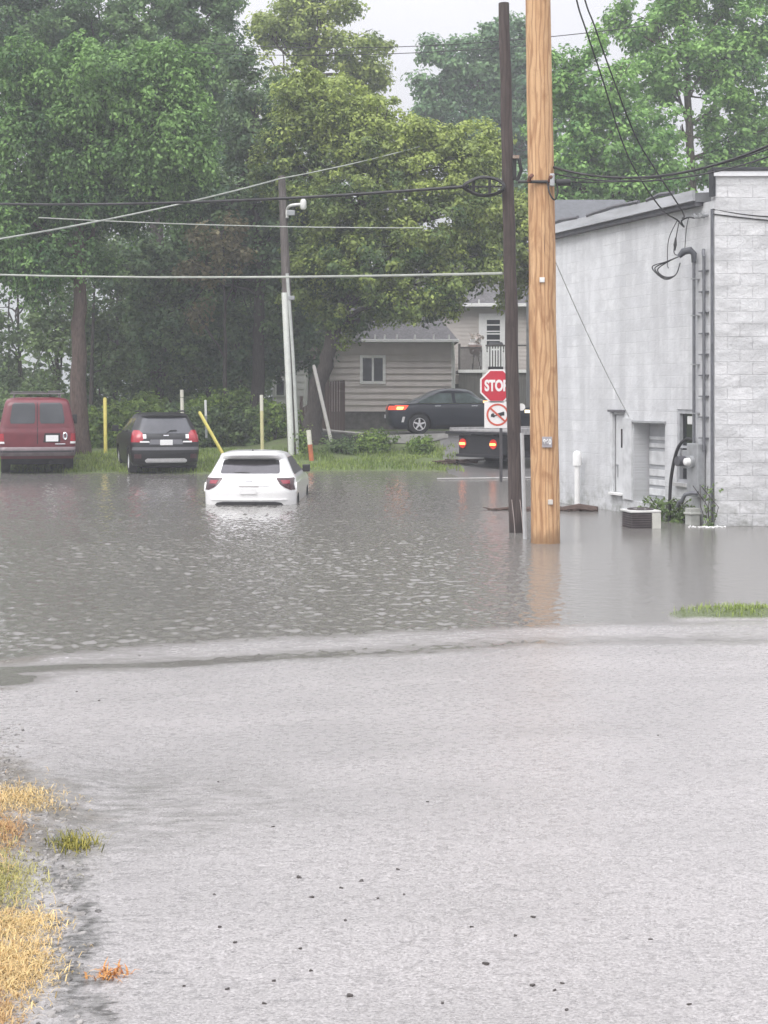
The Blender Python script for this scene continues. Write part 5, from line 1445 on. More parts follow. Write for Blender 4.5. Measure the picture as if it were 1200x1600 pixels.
mb.build('stand', WOODD, g)
C = rng.normal(0, .13, (26, 3)); C[:, 2] = .5 + rng.random(26) * .9
V, Fc, tt = leaf_cloud(C, np.full(26, .11), np.full(26, 14), .10)
np_mesh('flowers', V, Fc, leaf_mat('flower_pale', (.30, .28, .22), (.72, .62, .58), .2), g, attr=tt)
mb = MB(); mb.box(-.26, .26, -.12, .12, .98, 1.06); mb.box(-.2, .24, -.1, .1, 1.10, 1.22); mb.box(-.02, .02, -.02, .02, .9, 1.3); mb.build('shelf', WHITE, g, bevel=.02)

# white cottage glimpsed between the trees
YC = 63
X = lambda p: hx(p, YC); Z = lambda p: hz(p, YC)
g = empty('white_cottage', (X(440), YC, .9), 0, 'white clapboard cottage glimpsed between bushes and the light pole', 'house')
mb = MB(); siding(mb, X(426) - X(440), X(476) - X(440), .0, Z(572) - .9, .30, proud=.05); mb.box(X(426) - X(440), X(476) - X(440), .003, 3, -.3, Z(572) - .9); mb.build('wall', M('siding_white', (.56, .56, .54), .6, var=.06), g)
mb = MB(); zt = Z(572) - .9; xl, xr = X(422) - X(440), X(480) - X(440)
mb.prism([(xl, -zt), (0, 0)], 0, 1) if False else None
mb.add([(xl, -.2, zt), (xr, -.2, zt), ((xl + xr) / 2, -.2, zt + .7), (xl, 3.2, zt), (xr, 3.2, zt), ((xl + xr) / 2, 3.2, zt + .7)], [(0, 1, 2), (5, 4, 3), (0, 2, 5, 3), (1, 4, 5, 2), (0, 3, 4, 1)])
mb.build('roof', SH, g)
mb = MB(); mb.box(X(440) - X(440) - .25, X(440) - X(440) + .15, -.09, -.055, 1.2, 1.9); w = mb.build('window', WHITE, g); mb = MB(); mb.box(-.2, .1, -.1, -.092, 1.25, 1.85); mb.build('pane', GLASSD, w)

# far roof behind the block building
g = empty('slate_house', (hx(930, 46), 46, .9), 0, 'house showing only its dark slate roof above the block building', 'house')
X0, X1 = hx(838, 46) - hx(930, 46), hx(1050, 46) - hx(930, 46); ZT = hz(312, 49.4) - .9; ZE = ZT - 2.4
mb = MB(); mb.box(X0 + .3, X1 - .3, .3, 6.5, -.3, ZE); mb.build('wall', M('siding_dull', (.34, .34, .35), .7), g)
mb = MB(); mb.add([(X0, -.1, ZE), (X1, -.1, ZE), (X1 - .9, 3.4, ZT), (X0 + .5, 3.4, ZT), (X0, 6.9, ZE), (X1, 6.9, ZE)], [(0, 1, 2, 3), (1, 5, 2), (5, 4, 3, 2), (4, 0, 3), (0, 4, 5, 1)])
mb.build('roof', M('slate_dark', (.10, .105, .115), .6, var=.2, scale=8), g)

# fence and retaining wall by the shed
def pxbox(name, x0, x1, ytop0, ytop1, ybot, Y, th, mat, label, cat, boards=0):
    r = empty(name, W((x0 + x1) / 2, ybot, Y), 0, label, cat)
    c = r.location
    a, b2 = W(x0, ytop0, Y) - c, W(x1, ytop1, Y) - c
    n = max(1, boards)
    for k in range(n):
        pass
    mb = MB()
    for k in range(n):
        xa = a.x + (b2.x - a.x) * k / n; xb = a.x + (b2.x - a.x) * (k + 1) / n - (.012 if n > 1 else 0)
        za = a.z + (b2.z - a.z) * k / n; zb = a.z + (b2.z - a.z) * (k + 1) / n
        dy = .008 * (k % 2)
        mb.add([(xa, dy, -.4), (xb, dy, -.4), (xb, dy, zb), (xa, dy, za), (xa, dy + th, -.4), (xb, dy + th, -.4), (xb, dy + th, zb), (xa, dy + th, za)], [(0,1,2,3),(5,4,7,6),(4,0,3,7),(1,5,6,2),(3,2,6,7),(4,5,1,0)])
    mb.build('boards' if n > 1 else 'wall_body', mat, r)
    if n > 1:
        mb = MB(); 
        for x in (a.x + .05, b2.x - .05): mb.box(x - .05, x + .05, th + .012, th + .11, -.4, max(a.z, b2.z) - .02)
        mb.build('post', mat, r)
    return r
FEN = M('fence_brown', (.085, .058, .052), .8, var=.25, scale=5, stretch=(6, 1, .4))
pxbox('board_fence', 503, 539, 597, 594, 676, 50.6, .03, FEN, 'dark brown board fence panel standing left of the grey shed', 'fence', 9)
pxbox('low_board_fence', 468, 503, 640, 618, 680, 50.9, .03, FEN, 'lower dark brown fence panel beside the leaning maple trunk', 'fence', 8)
r = pxbox('retaining_wall', 482, 566, 673, 681, 704, 48.3, .3, M('wall_dark', (.045, .045, .046), .85, var=.4, bmp=.4), 'low dark retaining wall behind the lawn shrubs', 'retaining wall')
c = r.location; a, b2 = W(480, 671.5, 48.3) - c, W(568, 679.5, 48.3) - c
mb = MB(); mb.tube([a + Vector((0, .15, .03)), b2 + Vector((0, .15, .03))], .05, 6); mb.build('cap_stone', M('cap_stone', (.28, .27, .26), .8), r)
r = pxbox('curb_wall', 566, 700, 681, 677, 690, 48.25, .25, M('curb_concrete', (.32, .31, .30), .8, var=.2, bmp=.2), 'low pale concrete kerb wall beneath the sedan', 'kerb wall')
# curb line by the stop sign
mb = MB(); a, b2 = G0(683, 748, .02), G0(905, 746, .02)
mb.tube([a, a.lerp(b2, .5), b2], [.02, .03, .026], 6)
tag(mb.build('curb', M('curb_pale', (.40, .39, .38), .6)), 'pale kerb edge just breaking the water before the truck', 'kerb', kind='structure')
# ================================================================ poles, signs, posts
def wood_mat(name, light, mid, dark, crack):
    m, nt, p, out = new_mat(name)
    g = noise(nt, coords(nt, (1, 1, .09)), 16, 5, .6, .8)
    b = noise(nt, coords(nt, (1, 1, .35)), 4.0, 4, .6, 1.2)
    f = noise(nt, coords(nt, (1, 1, .03)), 55, 3, .6)
    c = mix(nt, ramp(nt, g, [(.32, 0.0), (.66, 1.0)]), mid, light)
    wv = nd(nt, 'ShaderNodeTexWave', wave_type='BANDS', bands_direction='X', ins={'Scale': 5.0, 'Distortion': 9.0, 'Detail': 3.0, 'Detail Scale': 1.2})
    nt.links.new(coords(nt, (1, 1, .16)), wv.inputs['Vector'])
    c = mix(nt, ramp(nt, wv.outputs[1], [(.62, 0.0), (.92, .6)]), c, dark)
    c = mix(nt, ramp(nt, b, [(.50, 0.0), (.66, .6)]), c, dark)
    k = mix(nt, 1.0, ramp(nt, f, [(.66, 0.0), (.70, 1.0)]), ramp(nt, noise(nt, coords(nt, (1, 1, .5)), 3, 2), [(.48, 0.0), (.58, 1.0)]), 'MULTIPLY')
    c = mix(nt, k, c, crack)
    tc = nt.nodes.new('ShaderNodeTexCoord'); sp = nt.nodes.new('ShaderNodeSeparateXYZ'); nt.links.new(tc.outputs['Object'], sp.inputs[0])
    zz = nd(nt, 'ShaderNodeMath', operation='MULTIPLY_ADD', ins={1: -.28}); nt.links.new(noise(nt, coords(nt, (1, 1, .3)), 9, 3), zz.inputs[0]); nt.links.new(sp.outputs[2], zz.inputs[2])
    wet = nd(nt, 'ShaderNodeMapRange', interpolation_type='SMOOTHSTEP', ins={1: .10, 2: -.08, 3: 0.0, 4: .75}); nt.links.new(zz.outputs[0], wet.inputs[0])
    c = mix(nt, wet.outputs[0], c, tuple(x * .5 for x in mid))
    nt.links.new(c, p.inputs['Base Color']); p.inputs['Roughness'].default_value = .75
    bump(nt, p, g, .35, .01)
    return m
NEWW = wood_mat('new_pole_wood', (.64, .42, .235), (.48, .275, .135), (.27, .12, .05), (.09, .04, .025))
OLDW = wood_mat('old_pole_wood', (.090, .068, .062), (.055, .040, .037), (.036, .026, .024), (.02, .014, .014))
GRYW = wood_mat('grey_pole_wood', (.17, .15, .14), (.10, .085, .08), (.07, .06, .055), (.03, .025, .022))

def pole(name, base_px, top_px, r0, r1, mat, label, group='utility poles'):
    b = G0(*base_px); Y = b.y
    t = W(*top_px, Y)
    root = empty(name, b, 0, label, 'utility pole', group)
    ax = t - b
    pts = [b - ax.normalized() * 1.2 + ax * 0] + [b + ax * (i / 14) for i in range(15)]
    pts = [p - b + Vector((random.gauss(0, .006), random.gauss(0, .006), 0)) for p in pts]
    mb = MB(); mb.tube(pts, [r0 * 1.02] + [r0 + (r1 - r0) * i / 14 for i in range(15)], 20)
    mb.build('shaft', mat, root, smooth=50)
    return root, b, t

new, nb, nt_ = pole('utility_pole', (853, 848), (835, -360), .208, .165, NEWW, 'thick new orange wooden utility pole standing in the flood water')
old, ob, ot = pole('utility_pole', (806.5, 832), (787.5, 5), .110, .082, OLDW, 'thin old dark brown utility pole beside the thick new one')

def along(b, t, y, Y):   # point on pole axis at photo row y
    k = (H + (HY - y) * Y / F - b.z) / (t.z - b.z)
    return b + (t - b) * k

# hardware on the new pole
STK = M('bolt_rust', (.16, .07, .05), .6, .3)
def loc(p, b): return p - b
p = along(nb, nt_, 690, nb.y)
tagm = M('tag_blue_grey', (.36, .34, .36), .5)
mb = MB(); mb.box(-.055, .085, -.225, -.205, -.075, .075, M=Matrix.Translation(p - nb)); mb.build('number_plate', tagm, new)
def text(body, size, mat, parent, loc_, rot=(R(90), 0, 0), name='lettering', ext=.003, sx=1.0, off=0.0):
    cu = bpy.data.curves.new('txt', 'FONT'); cu.body = body; cu.size = size; cu.extrude = ext; cu.align_x = 'CENTER'; cu.align_y = 'CENTER'; cu.offset = off
    o = bpy.data.objects.new('txt', cu); COL.objects.link(o)
    bpy.context.view_layer.update()
    me = bpy.data.meshes.new_from_object(o.evaluated_get(bpy.context.evaluated_depsgraph_get()))
    bpy.data.objects.remove(o)
    me.materials.clear(); me.materials.append(mat)
    n = bpy.data.objects.new(name, me); COL.objects.link(n); n.parent = parent; n.location = loc_; n.rotation_euler = rot; n.scale = (sx, 1, 1)
    return n
text('860', .105, WHITE, new, (p - nb) + Vector((.015, -.228, 0)), sx=.75, off=.003)
for (py, dx, s, mt) in ((439, -.02, .035, WHITE), (783, .05, .035, M('tag_pale', (.55, .52, .48), .5))):
    p = along(nb, nt_, py, nb.y); mb = MB(); mb.box(dx - s, dx + s, -.222, -.19, -s, s, M=Matrix.Translation(p - nb)); mb.build('tag', mt, new, bevel=.006)
p = along(nb, nt_, 287, nb.y)
mb = MB(); mb.tube([p - nb + Vector((-.34, -.20, 0)), p - nb + Vector((.36, -.20, 0))], .022, 8); mb.cyl(p - nb + Vector((.20, -.20, -.01)), p - nb + Vector((.40, -.20, -.01)), .05, n=10); mb.build('cross_bolt', CABLE, new, smooth=40)
mb = MB()
for dx in (-.19, .10): mb.tube([p - nb + Vector((dx, -.21, .0)), p - nb + Vector((dx + .02, -.25, .06)), p - nb + Vector((dx + .05, -.22, .09))], .028, 8)
mb.build('clamp', STK, new, smooth=40)
mb = MB(); mb.tube(bez([p - nb + Vector((.08, -.21, 0)), p - nb + Vector((.10, -.24, -.16)), p - nb + Vector((.17, -.24, -.26)), p - nb + Vector((.22, -.24, -.15)), p - nb + Vector((.20, -.22, 0))], 6), .013, 6); mb.build('cable_drip_loop', CABLE, new)
mb = MB(); mb.box(-.035, .035, -.04, .04, -.09, .09, M=Matrix.Translation(p - nb + Vector((.14, -.22, .02)))); mb.build('terminal', STEEL, new, bevel=.015)
# hardware on the old pole
p = along(ob, ot, 255, ob.y)
mb = MB(); mb.box(.07, .13, -.06, .06, -.25, .12, M=Matrix.Translation(p - ob)); mb.tube([p - ob + Vector((.08, -.03, .1)), p - ob + Vector((.17, -.06, .06)), p - ob + Vector((.2, -.06, -.12)), p - ob + Vector((.14, -.04, -.28))], .03, 7); mb.build('cable_closure', BLACK, old, smooth=40)
mb = MB(); mb.box(.05, .15, -.09, -.05, .0, .05, M=Matrix.Translation(p - ob + Vector((.02, 0, .06)))); mb.build('clip', CHROME, old)
p = along(ob, ot, 636, ob.y)
mb = MB(); mb.tube([p - ob + Vector((.125, -.03, 0)), p - ob + Vector((.125, .0, 0))], .056, 14); mb.cyl(p - ob + Vector((.06, -.01, 0)), p - ob + Vector((.12, -.01, 0)), .014, n=6); mb.build('reflector_disc', WHITE, old, smooth=40)
# white frayed guard strip near the water
p0, p1 = along(ob, ot, 780, ob.y), along(ob, ot, 838, ob.y)
mb = MB(); 
for dx in (-.055, .07): mb.tube([p0 - ob + Vector((dx - .01, -.10, 0)), p0.lerp(p1, .5) - ob + Vector((dx + .015, -.115, 0)), p1 - ob + Vector((dx + .03, -.11, 0))], .006, 5)
mb.build('ground_wire', M('wire_pale', (.42, .36, .34), .6), old)
# white pipe just behind the old pole
b = G0(822, 842)
mb = MB(); mb.cyl((0, 0, -.5), (-.06, .0, 1.55), .030, n=10)
# (slim pale riser pipe seen between the two poles)
o = mb.build('riser_pipe', M('riser_grey', (.46, .47, .48), .5, var=.1), None, smooth=40); o.location = (b.x, b.y, 0)
tag(o, 'slim pale riser pipe in the water between the two wooden poles', 'pipe')

# grey light pole at the lawn
gb = W(459, 709, 46.6); gb.z = float(ground_z(gb.x, gb.y))
gt = W(440, 275, 46.6)
lp = empty('utility_pole', gb, 0, 'weathered grey utility pole with bent white lamp arm on the lawn', 'utility pole', 'utility poles')
pts = [gb - (gt - gb).normalized() * .5] + [gb.lerp(gt, i / 10) for i in range(11)]
mb = MB(); mb.tube([q - gb for q in pts], [.19] + [.185 - .075 * i / 10 for i in range(11)], 14); mb.build('shaft', GRYW, lp, smooth=50)
def gl_(y): return along(gb, gt, y, 46.6) - gb
mb = MB(); mb.tube([gl_(712) + Vector((-.06, -.20, 0)), gl_(600) + Vector((-.05, -.19, 0)), gl_(458) + Vector((-.06, -.16, 0))], .095, 10); mb.build('conduit', M('conduit_white', (.66, .68, .64), .5, var=.08), lp, smooth=40)
mb = MB(); mb.tube([gl_(712) + Vector((.14, -.19, 0)), gl_(560) + Vector((.12, -.18, 0)), gl_(428) + Vector((.05, -.15, 0))], .05, 8); mb.build('conduit', M('conduit_pale', (.46, .48, .46), .5, var=.1), lp, smooth=40)
mb = MB(); mb.box(-.10, .10, -.10, .10, -.06, .06, M=Matrix.Translation(gl_(466) + Vector((.14, -.12, 0)))); mb.build('junction_box', GREYP, lp, bevel=.01)
a = W(449, 336, 46.6) - gb
mb = MB(); mb.tube(bez([a + Vector((0, -.10, -.1)), W(449, 327, 46.5) - gb, W(455, 321, 46.3) - gb, W(474, 319, 46.2) - gb], 6), .045, 8); mb.build('lamp_arm', M('arm_white', (.66, .66, .64), .5), lp, smooth=40)
c = W(474, 319, 46.2) - gb
mb = MB(); mb.tube([c + Vector((0, 0, .18)), c + Vector((0, 0, .10)), c + Vector((0, 0, -.10)), c + Vector((0, 0, -.16))], [.03, .09, .10, .06], 12); mb.build('lamp_head', M('arm_white', (.66, .66, .64), .5), lp, smooth=40)
mb = MB(); mb.box(-.12, .12, -.12, -.0, -.08, .08, M=Matrix.Translation(W(455, 333, 46.4) - gb)); mb.build('lamp_bracket', GREYP, lp, bevel=.015)

# ---------------------------------------------------------------- stop sign
sy = 37.4; sp = F / sy
c = W(776, 603, sy)
sb = Vector((W(783, 0, sy).x, sy + .05, float(ground_z(W(783, 0, sy).x, sy))))
ss = empty('stop_sign', sb, 0, 'red stop sign with white no trucks plate below on a dark post', 'road sign')
rad = 26.2 / sp / math.cos(R(22.5)) * .99
def octa(r): return [(math.cos(R(22.5 + 45 * i)) * r, math.sin(R(22.5 + 45 * i)) * r) for i in range(8)]
MX = Matrix.Translation(c - sb) @ Matrix.Rotation(R(90), 4, 'X')
SRED = M('sign_red', (.52, .022, .045), .35, var=.06); SWH = M('sign_white', (.80, .78, .77), .35, var=.03)
mb = MB(); mb.prism(octa(rad), -.006, 0, M=MX); mb.build('border', SWH, ss)
mb = MB(); mb.prism(octa(rad * .90), .002, .006, M=MX); mb.build('face', SRED, ss)
text('STOP', .36, SWH, ss, (c - sb) + Vector((-.008, -.009, -.005)), sx=.66, off=.017)
cp = W(777.5, 648, sy)
hs = 20.8 / sp
MX2 = Matrix.Translation(cp - sb) @ Matrix.Rotation(R(90), 4, 'X')
mb = MB(); mb.box(-hs, hs, -hs, hs, -.006, 0, M=MX2); mb.build('plate', SWH, ss)
ring = [(math.cos(a) * hs * .80, math.sin(a) * hs * .80) for a in np.linspace(0, 2 * math.pi, 40, endpoint=False)]
mb = MB(); n = 40
vs = []; fs = []
for (q, zz) in ((.84, .002), (.84, .006), (.70, .006), (.70, .002)):
    for a in np.linspace(0, 2 * math.pi, n, endpoint=False): vs.append(MX2 @ Vector((math.cos(a) * hs * q, math.sin(a) * hs * q, zz)))
for k in range(3):
    for j in range(n): fs.append((k*n+j, k*n+(j+1) % n, (k+1)*n+(j+1) % n, (k+1)*n+j))
mb.add(vs, fs)
mb.box(-hs * .74, hs * .74, -hs * .07, hs * .07, .0095, .0125, M=MX2 @ Matrix.Rotation(R(-42), 4, 'Z'))
mb.build('prohibition_ring', M('sign_orange_red', (.58, .10, .06), .4), ss)
tk = [(-.50, -.16), (-.50, .02), (-.40, .10), (-.28, .10), (-.24, -.02), (-.12, -.02), (-.12, .06), (.46, .24), (.50, .20), (.50, -.06), (.30, -.06), (.26, -.14), (.16, -.14), (.10, -.06), (-.18, -.10), (-.24, -.20), (-.34, -.20), (-.40, -.16)]
mb = MB(); mb.prism([(a * hs, b2 * hs * 1.0) for a, b2 in tk], .002, .007, M=MX2); mb.build('truck_symbol', M('sign_black', (.02, .02, .022), .5), ss)
mb = MB(); mb.box(-.035, .035, -.02, .02, -.5, c.z - sb.z + .3); 
mb.build('post', M('sign_post', (.075, .07, .075), .6, .3), ss)

# ---------------------------------------------------------------- marker posts
def post(name, a, b_, Y, r, cols, label, cat, group=None, n=8, caps=True):
    """a base px, b_ top px; cols: list of (frac0, frac1, mat, part)"""
    p = W(*a, Y); q = W(*b_, Y)
    gz = float(ground_z(p.x, p.y))
    root = empty(name, p, 0, label, cat, group)
    for f0, f1, mt, part in cols:
        mb = MB(); u, v = p.lerp(q, f0) - p, p.lerp(q, f1) - p
        if f0 == 0: u = u - (v - u).normalized() * .5
        mb.tube([u, v - (v - u) * .02, v], [r, r, r * (.6 if f1 == 1 else 1)], n); mb.build(part, mt, root, smooth=40)
    return root
YEL = M('yellow_sleeve', (.62, .54, .14), .5, var=.12, scale=3); PYEL = M('pale_yellow_sleeve', (.58, .54, .30), .5, var=.12, scale=3)
OR = M('orange_base', (.50, .15, .07), .5); PW = M('post_white', (.66, .64, .56), .5, var=.1)
G_ = 'yellow guy and marker posts along the lawn edge'
post('marker_post', (165, 707), (164, 621), 46.8, .055, [(0, 1, YEL, 'sleeve')], 'upright bright yellow marker post between van and black vehicle', 'marker post', G_)
post('marker_post', (352, 716), (311, 643), 44.6, .048, [(0, 1, YEL, 'sleeve')], 'yellow marker post leaning over behind the white car', 'marker post', G_)
post('marker_post', (410, 706), (408.5, 617), 46.6, .055, [(0, .72, PYEL, 'sleeve'), (.72, 1, PW, 'top')], 'upright pale yellow post left of the light pole', 'marker post', G_)
post('marker_stake', (286, 700), (284, 609), 47.5, .055, [(0, .62, PW, 'stake'), (.625, .86, PW, 'panel'), (.87, 1, PW, 'tip')], 'white stake rising behind the black vehicle roof', 'stake')
post('marker_flag', (322, 660), (321, 625), 49.2, .04, [(0, .3, GREYP, 'stem'), (.3, 1, WHITE, 'flag')], 'small white marker tag in the bushes above the leaning post', 'marker')
post('utility_marker', (486, 711), (482, 672), 45.4, .07, [(0, .42, OR, 'base'), (.425, 1, PW, 'sleeve')], 'short white marker post with orange foot at the lawn edge', 'marker post')
post('leaning_pipe', (520, 700), (490, 570), 47.6, .055, [(0, 1, M('pipe_pale', (.52, .50, .48), .5, var=.1), 'pipe')], 'thin pale pipe leaning against the dark fence', 'pipe')
# fallen branch litter near the shore, right of the lawn
mb = MB()
for i in range(14):
    p = W(712 + i * .5, 0, 44.0); p.z = float(ground_z(p.x, p.y)) + .05 + .006 * i
    d = Vector((random.uniform(-.75, .75), random.uniform(-.3, .3), random.uniform(-.03, .08)))
    mb.tube([p - d, p, p + d], random.uniform(.015, .035), 5)
tag(mb.build('brush_pile', DRIFT), 'low heap of dark sticks on the shore beside the truck', 'brush pile')

# ================================================================ cables
def cable(name, a, b_, rad, mat, label, sag=.15, n=24, cat='cable', group=None, mid=None):
    mb = MB(); pts = []
    for i in range(n + 1):
        t = i / n
        p = a.lerp(b_, t); p.z -= sag * 4 * t * (1 - t)
        pts.append(p)
    mb.tube(pts, rad, 6)
    o = mb.build(name, mat, None, smooth=60)
    tag(o, label, cat, group)
    return o
GC = 'overhead cables'
pr = along(ob, ot, 292, ob.y) + Vector((-.62, -.14, 0))
cable('overhead_cable', W(-140, 314, 33), Vector((pr.x, pr.y, H + (HY - 291) * pr.y / F)), .026, CABLE, 'thick black cable running from the storage hoop to the left edge', .16, group=GC)
cable('overhead_cable', W(-120, 392, 33), W(438, 279, 46.4), .023, CABLEG, 'pale grey cable rising from the left edge to the light pole top', .15, group=GC)
cable('overhead_cable', W(438, 279, 46.4), W(656, 229, 47.1), .018, CABLEG, 'pale grey cable rising from the light pole top into the maple crown', .05, group=GC)
cable('overhead_cable', W(-140, 424, 38), along(ob, ot, 427, ob.y) + Vector((-.11, 0, 0)), .022, CABLEG, 'level pale grey cable passing in front of the light pole at mid height', .10, group=GC)
cable('overhead_cable', W(60, 340, 44), W(660, 356, 46), .018, CABLEG, 'faint thin wire among the trees below the black cable', .08, group=GC)
cable('overhead_cable', W(300, 66, 42), W(1010, 40, 34), .010, CABLE, 'upper one of two thin lines crossing the sky gap', .3, group=GC)
cable('overhead_cable', W(300, 82, 42), W(840, 70, 36), .010, CABLE, 'lower one of two thin lines crossing the sky gap', .15, group=GC)
# bundles to the right of the new pole
e = along(nb, nt_, 262, nb.y) + Vector((.17, -.05, 0))
cable('overhead_cable', e, W(1320, 165, 17.5), .018, CABLE, 'black cable sweeping from the new pole up to the right edge', .42, group=GC)
e = along(nb, nt_, 270, nb.y) + Vector((.17, .05, 0))
cable('overhead_cable', e, W(1330, 190, 19), .012, CABLE, 'thinner cable just under the black one sweeping to the right edge', .36, group=GC)
e = along(nb, nt_, 287, nb.y) + Vector((.38, -.20, 0))
cable('overhead_cable', e, W(1330, 178, 18.5), .009, CABLE, 'lowest thin line leaving the cross bolt towards the right edge', .25, group=GC)
# service drops to the block building
top = along(nb, nt_, -330, nb.y)
att = on_wall(.95, 5.02, .14)
for k, (pp_, lb) in enumerate(((((862, -230), (882, -100), (901, 0), (915, 45), (940, 120), (980, 241), (1029, 321)), 'left strand of the twin service drop falling to the block building'),
                              (((864, -230), (890, -100), (914, 0), (928, 38), (949, 98), (990, 206), (1022, 262), (1066, 330)), 'right strand of the twin service drop falling to the block building'))):
    ps = [W(a, b2, 21.8 + (25.2 - 21.8) * i / len(pp_)) for i, (a, b2) in enumerate(pp_)] + [att + Vector((k * .08, 0, .03 * k))]
    mb = MB(); mb.tube(bez(ps, 5), .013, 6); o = mb.build('service_drop', CABLE, None, smooth=60); tag(o, lb, 'cable', 'service drop strands')
# spliced leads between the drop and the weatherhead
wh = on_wall(.58, 4.40, .22)
mb = MB()
mb.tube(bez([att, att + Vector((.10, -.05, -.12)), on_wall(.75, 4.98, .18), on_wall(.55, 5.02, .16), on_wall(.45, 5.0, .10)], 6), .014, 6)
mb.tube(bez([att, on_wall(1.05, 4.7, .25), on_wall(1.0, 4.3, .3), on_wall(.75, 4.2, .42)], 6), .008, 5)
mb.tube(bez([on_wall(.85, 5.0, .16), on_wall(.86, 4.7, .22), on_wall(.84, 4.45, .26), wh], 6), .009, 5)
mb.tube([on_wall(.86, 4.72, .22), on_wall(.855, 4.6, .235), on_wall(.85, 4.5, .245)], [.012, .03, .012], 7)
mb.tube(bez([on_wall(.55, 5.02, .16), on_wall(.56, 4.8, .2), wh], 6), .007, 5)
tag(mb.build('drop_leads', CABLE), 'tangle of thin black leads looping into the weatherhead', 'cable')
mb = MB()
for (s, z) in ((.45, 5.02), (.30, 5.01), (.20, 5.02)):
    q = on_wall(s, z, .02); mb.tube([q, on_wall(s, z, .10), on_wall(s, z + .05, .12)], [.03, .03, .018], 8)
tag(mb.build('insulator_row', M('insulator_grey', (.32, .33, .34), .4)), 'small grey wall insulators under the eave by the corner', 'insulator')
cable('guy_wire', along(nb, nt_, 400, nb.y) + Vector((.17, .05, 0)), on_wall(2.85, 1.72, .03), .006, CABLEG, 'thin slack wire from the new pole down to the doorway', .08, cat='wire')
# pair of thin wires on the front wall
cable('wall_wire', on_wall(.0, 5.02, .03), BM @ Vector((0, 0, 0)) + Vector((3.0, -.06, 4.80)), .010, CABLE, 'thin dark wire stapled across the upper front wall', .05, cat='wire')
cable('wall_wire', on_wall(.02, 5.10, .03), BM @ Vector((0, 0, 0)) + Vector((3.0, -.06, 5.30)), .010, CABLE, 'second dark wire curving along the front wall below the coping', .22, cat='wire')

# storage hoop on the cable
Yh = ob.y - .16
c = W(756, 291.5, Yh); pp = F / Yh
hoop = empty('cable_storage_hoop', c, 0, 'black teardrop cable storage hoop hanging beside the old pole', 'cable hoop')
sh = []
for a in np.linspace(0, 2 * math.pi, 36, endpoint=False):
    x = math.cos(a); y = math.sin(a)
    w = 1.0 if x > 0 else 1.0 - .45 * (-x) ** 1.6
    sh.append(Vector((x * 31.5 / pp, .02 * math.sin(a * 2), y * 14.5 / pp * w)))
mb = MB(); mb.tube(sh, .026, 7, closed=True); mb.tube([q * .93 + Vector((0, -.04, 0)) for q in sh], .014, 6, closed=True); mb.build('loop', CABLE, hoop, smooth=60)
mb = MB()
for x, hh in ((-16, 10.5), (9, 14)): mb.box(x / pp - .02, x / pp + .02, -.03, .03, -hh / pp, hh / pp)
mb.box(-22 / pp, 31 / pp, -.012, .012, -.014, .014)
mb.build('spreader', BLACK, hoop)

# ================================================================ light, air, camera
w = bpy.data.worlds.new('World'); SC.world = w; w.use_nodes = True
nt = w.node_tree; nt.nodes.clear()
out = nt.nodes.new('ShaderNodeOutputWorld'); bg = nt.nodes.new('ShaderNodeBackground'); nt.links.new(bg.outputs[0], out.inputs[0])
EL, RO = 50, 212
sky = nt.nodes.new('ShaderNodeTexSky'); sky.sky_type = 'NISHITA'; sky.sun_disc = False
sky.sun_elevation = R(EL); sky.sun_rotation = R(RO); sky.dust_density = 6.0; sky.air_density = 1.0
hs_ = nd(nt, 'ShaderNodeHueSaturation', ins={'Saturation': .10}); nt.links.new(sky.outputs[0], hs_.inputs['Color'])
# overcast deck: brightness grows towards the zenith
tc = nt.nodes.new('ShaderNodeTexCoord'); sp_ = nt.nodes.new('ShaderNodeSeparateXYZ'); nt.links.new(tc.outputs['Generated'], sp_.inputs[0])
mr = nd(nt, 'ShaderNodeMapRange', ins={1: 0.0, 2: 1.0, 3: .66, 4: 3.8}); nt.links.new(sp_.outputs[2], mr.inputs[0])
cl = noise(nt, coords(nt, (1, 1, 2.2), 'Generated'), 1.6, 4, .55)
cm = nd(nt, 'ShaderNodeMapRange', ins={1: .3, 2: .7, 3: .92, 4: 1.08}); nt.links.new(cl, cm.inputs[0])
mm = nd(nt, 'ShaderNodeMath', operation='MULTIPLY'); nt.links.new(mr.outputs[0], mm.inputs[0]); nt.links.new(cm.outputs[0], mm.inputs[1])
ov = mix(nt, .82, hs_.outputs[0], (4.64, 4.62, 4.95))
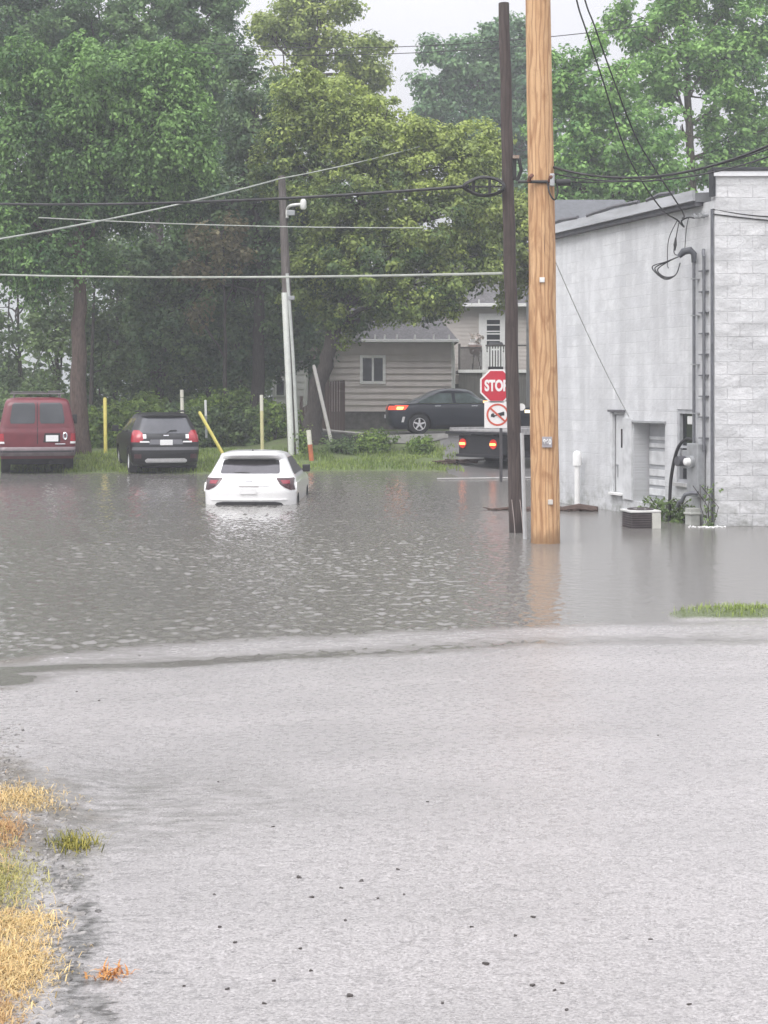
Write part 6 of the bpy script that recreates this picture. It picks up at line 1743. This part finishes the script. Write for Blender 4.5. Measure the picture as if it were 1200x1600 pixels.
vm = nd(nt, 'ShaderNodeVectorMath', operation='SCALE'); nt.links.new(ov, vm.inputs[0]); nt.links.new(mm.outputs[0], vm.inputs['Scale'])
nt.links.new(vm.outputs[0], bg.inputs[0]); bg.inputs[1].default_value = .13

sd = bpy.data.lights.new('sun', 'SUN'); sd.energy = 1.2; sd.angle = R(40); sd.color = (1, .955, .90)
so = bpy.data.objects.new('sun', sd); COL.objects.link(so); so.rotation_euler = (R(90 - EL), 0, R(180 - RO + 0))
sun_dir = Vector((math.sin(R(RO)) * math.cos(R(EL)), math.cos(R(RO)) * math.cos(R(EL)), math.sin(R(EL))))
so.rotation_euler = sun_dir.to_track_quat('Z', 'Y').to_euler()

if HAZE > 0:
    m = bpy.data.materials.new('rain_haze'); m.use_nodes = True; nt = m.node_tree; nt.nodes.clear()
    out = nt.nodes.new('ShaderNodeOutputMaterial'); pv = nt.nodes.new('ShaderNodeVolumePrincipled')
    pv.inputs['Density'].default_value = HAZE; pv.inputs['Color'].default_value = (.92, .95, 1, 1); pv.inputs['Anisotropy'].default_value = .2
    nt.links.new(pv.outputs[0], out.inputs['Volume'])
    mb = MB(); mb.box(-410, 410, -70, 430, -2, 26); tag(mb.build('haze', m), kind='stuff', label='thin rainy haze over the whole flooded street')

cam = bpy.data.cameras.new('camera'); co = bpy.data.objects.new('camera', cam); COL.objects.link(co)
co.location = (0, 0, H); co.rotation_euler = (R(90), 0, 0)
cam.sensor_fit = 'VERTICAL'; cam.sensor_height = 36; cam.sensor_width = 27; cam.lens = 36 * F / 1600
cam.shift_y = -(800 - HY) / 1600
cam.clip_start = .1; cam.clip_end = 2000
SC.camera = co
SC.view_settings.view_transform = 'Standard'; SC.view_settings.look = 'None'; SC.view_settings.exposure = EXPO; SC.view_settings.gamma = 1
SC.cycles.volume_bounces = 1; SC.cycles.max_bounces = 7; SC.cycles.transparent_max_bounces = 6
SC.cycles.use_denoising = True
try: SC.cycles.denoiser = 'OPENIMAGEDENOISE'
except Exception: pass
SC.cycles.caustics_reflective = False; SC.cycles.caustics_refractive = False
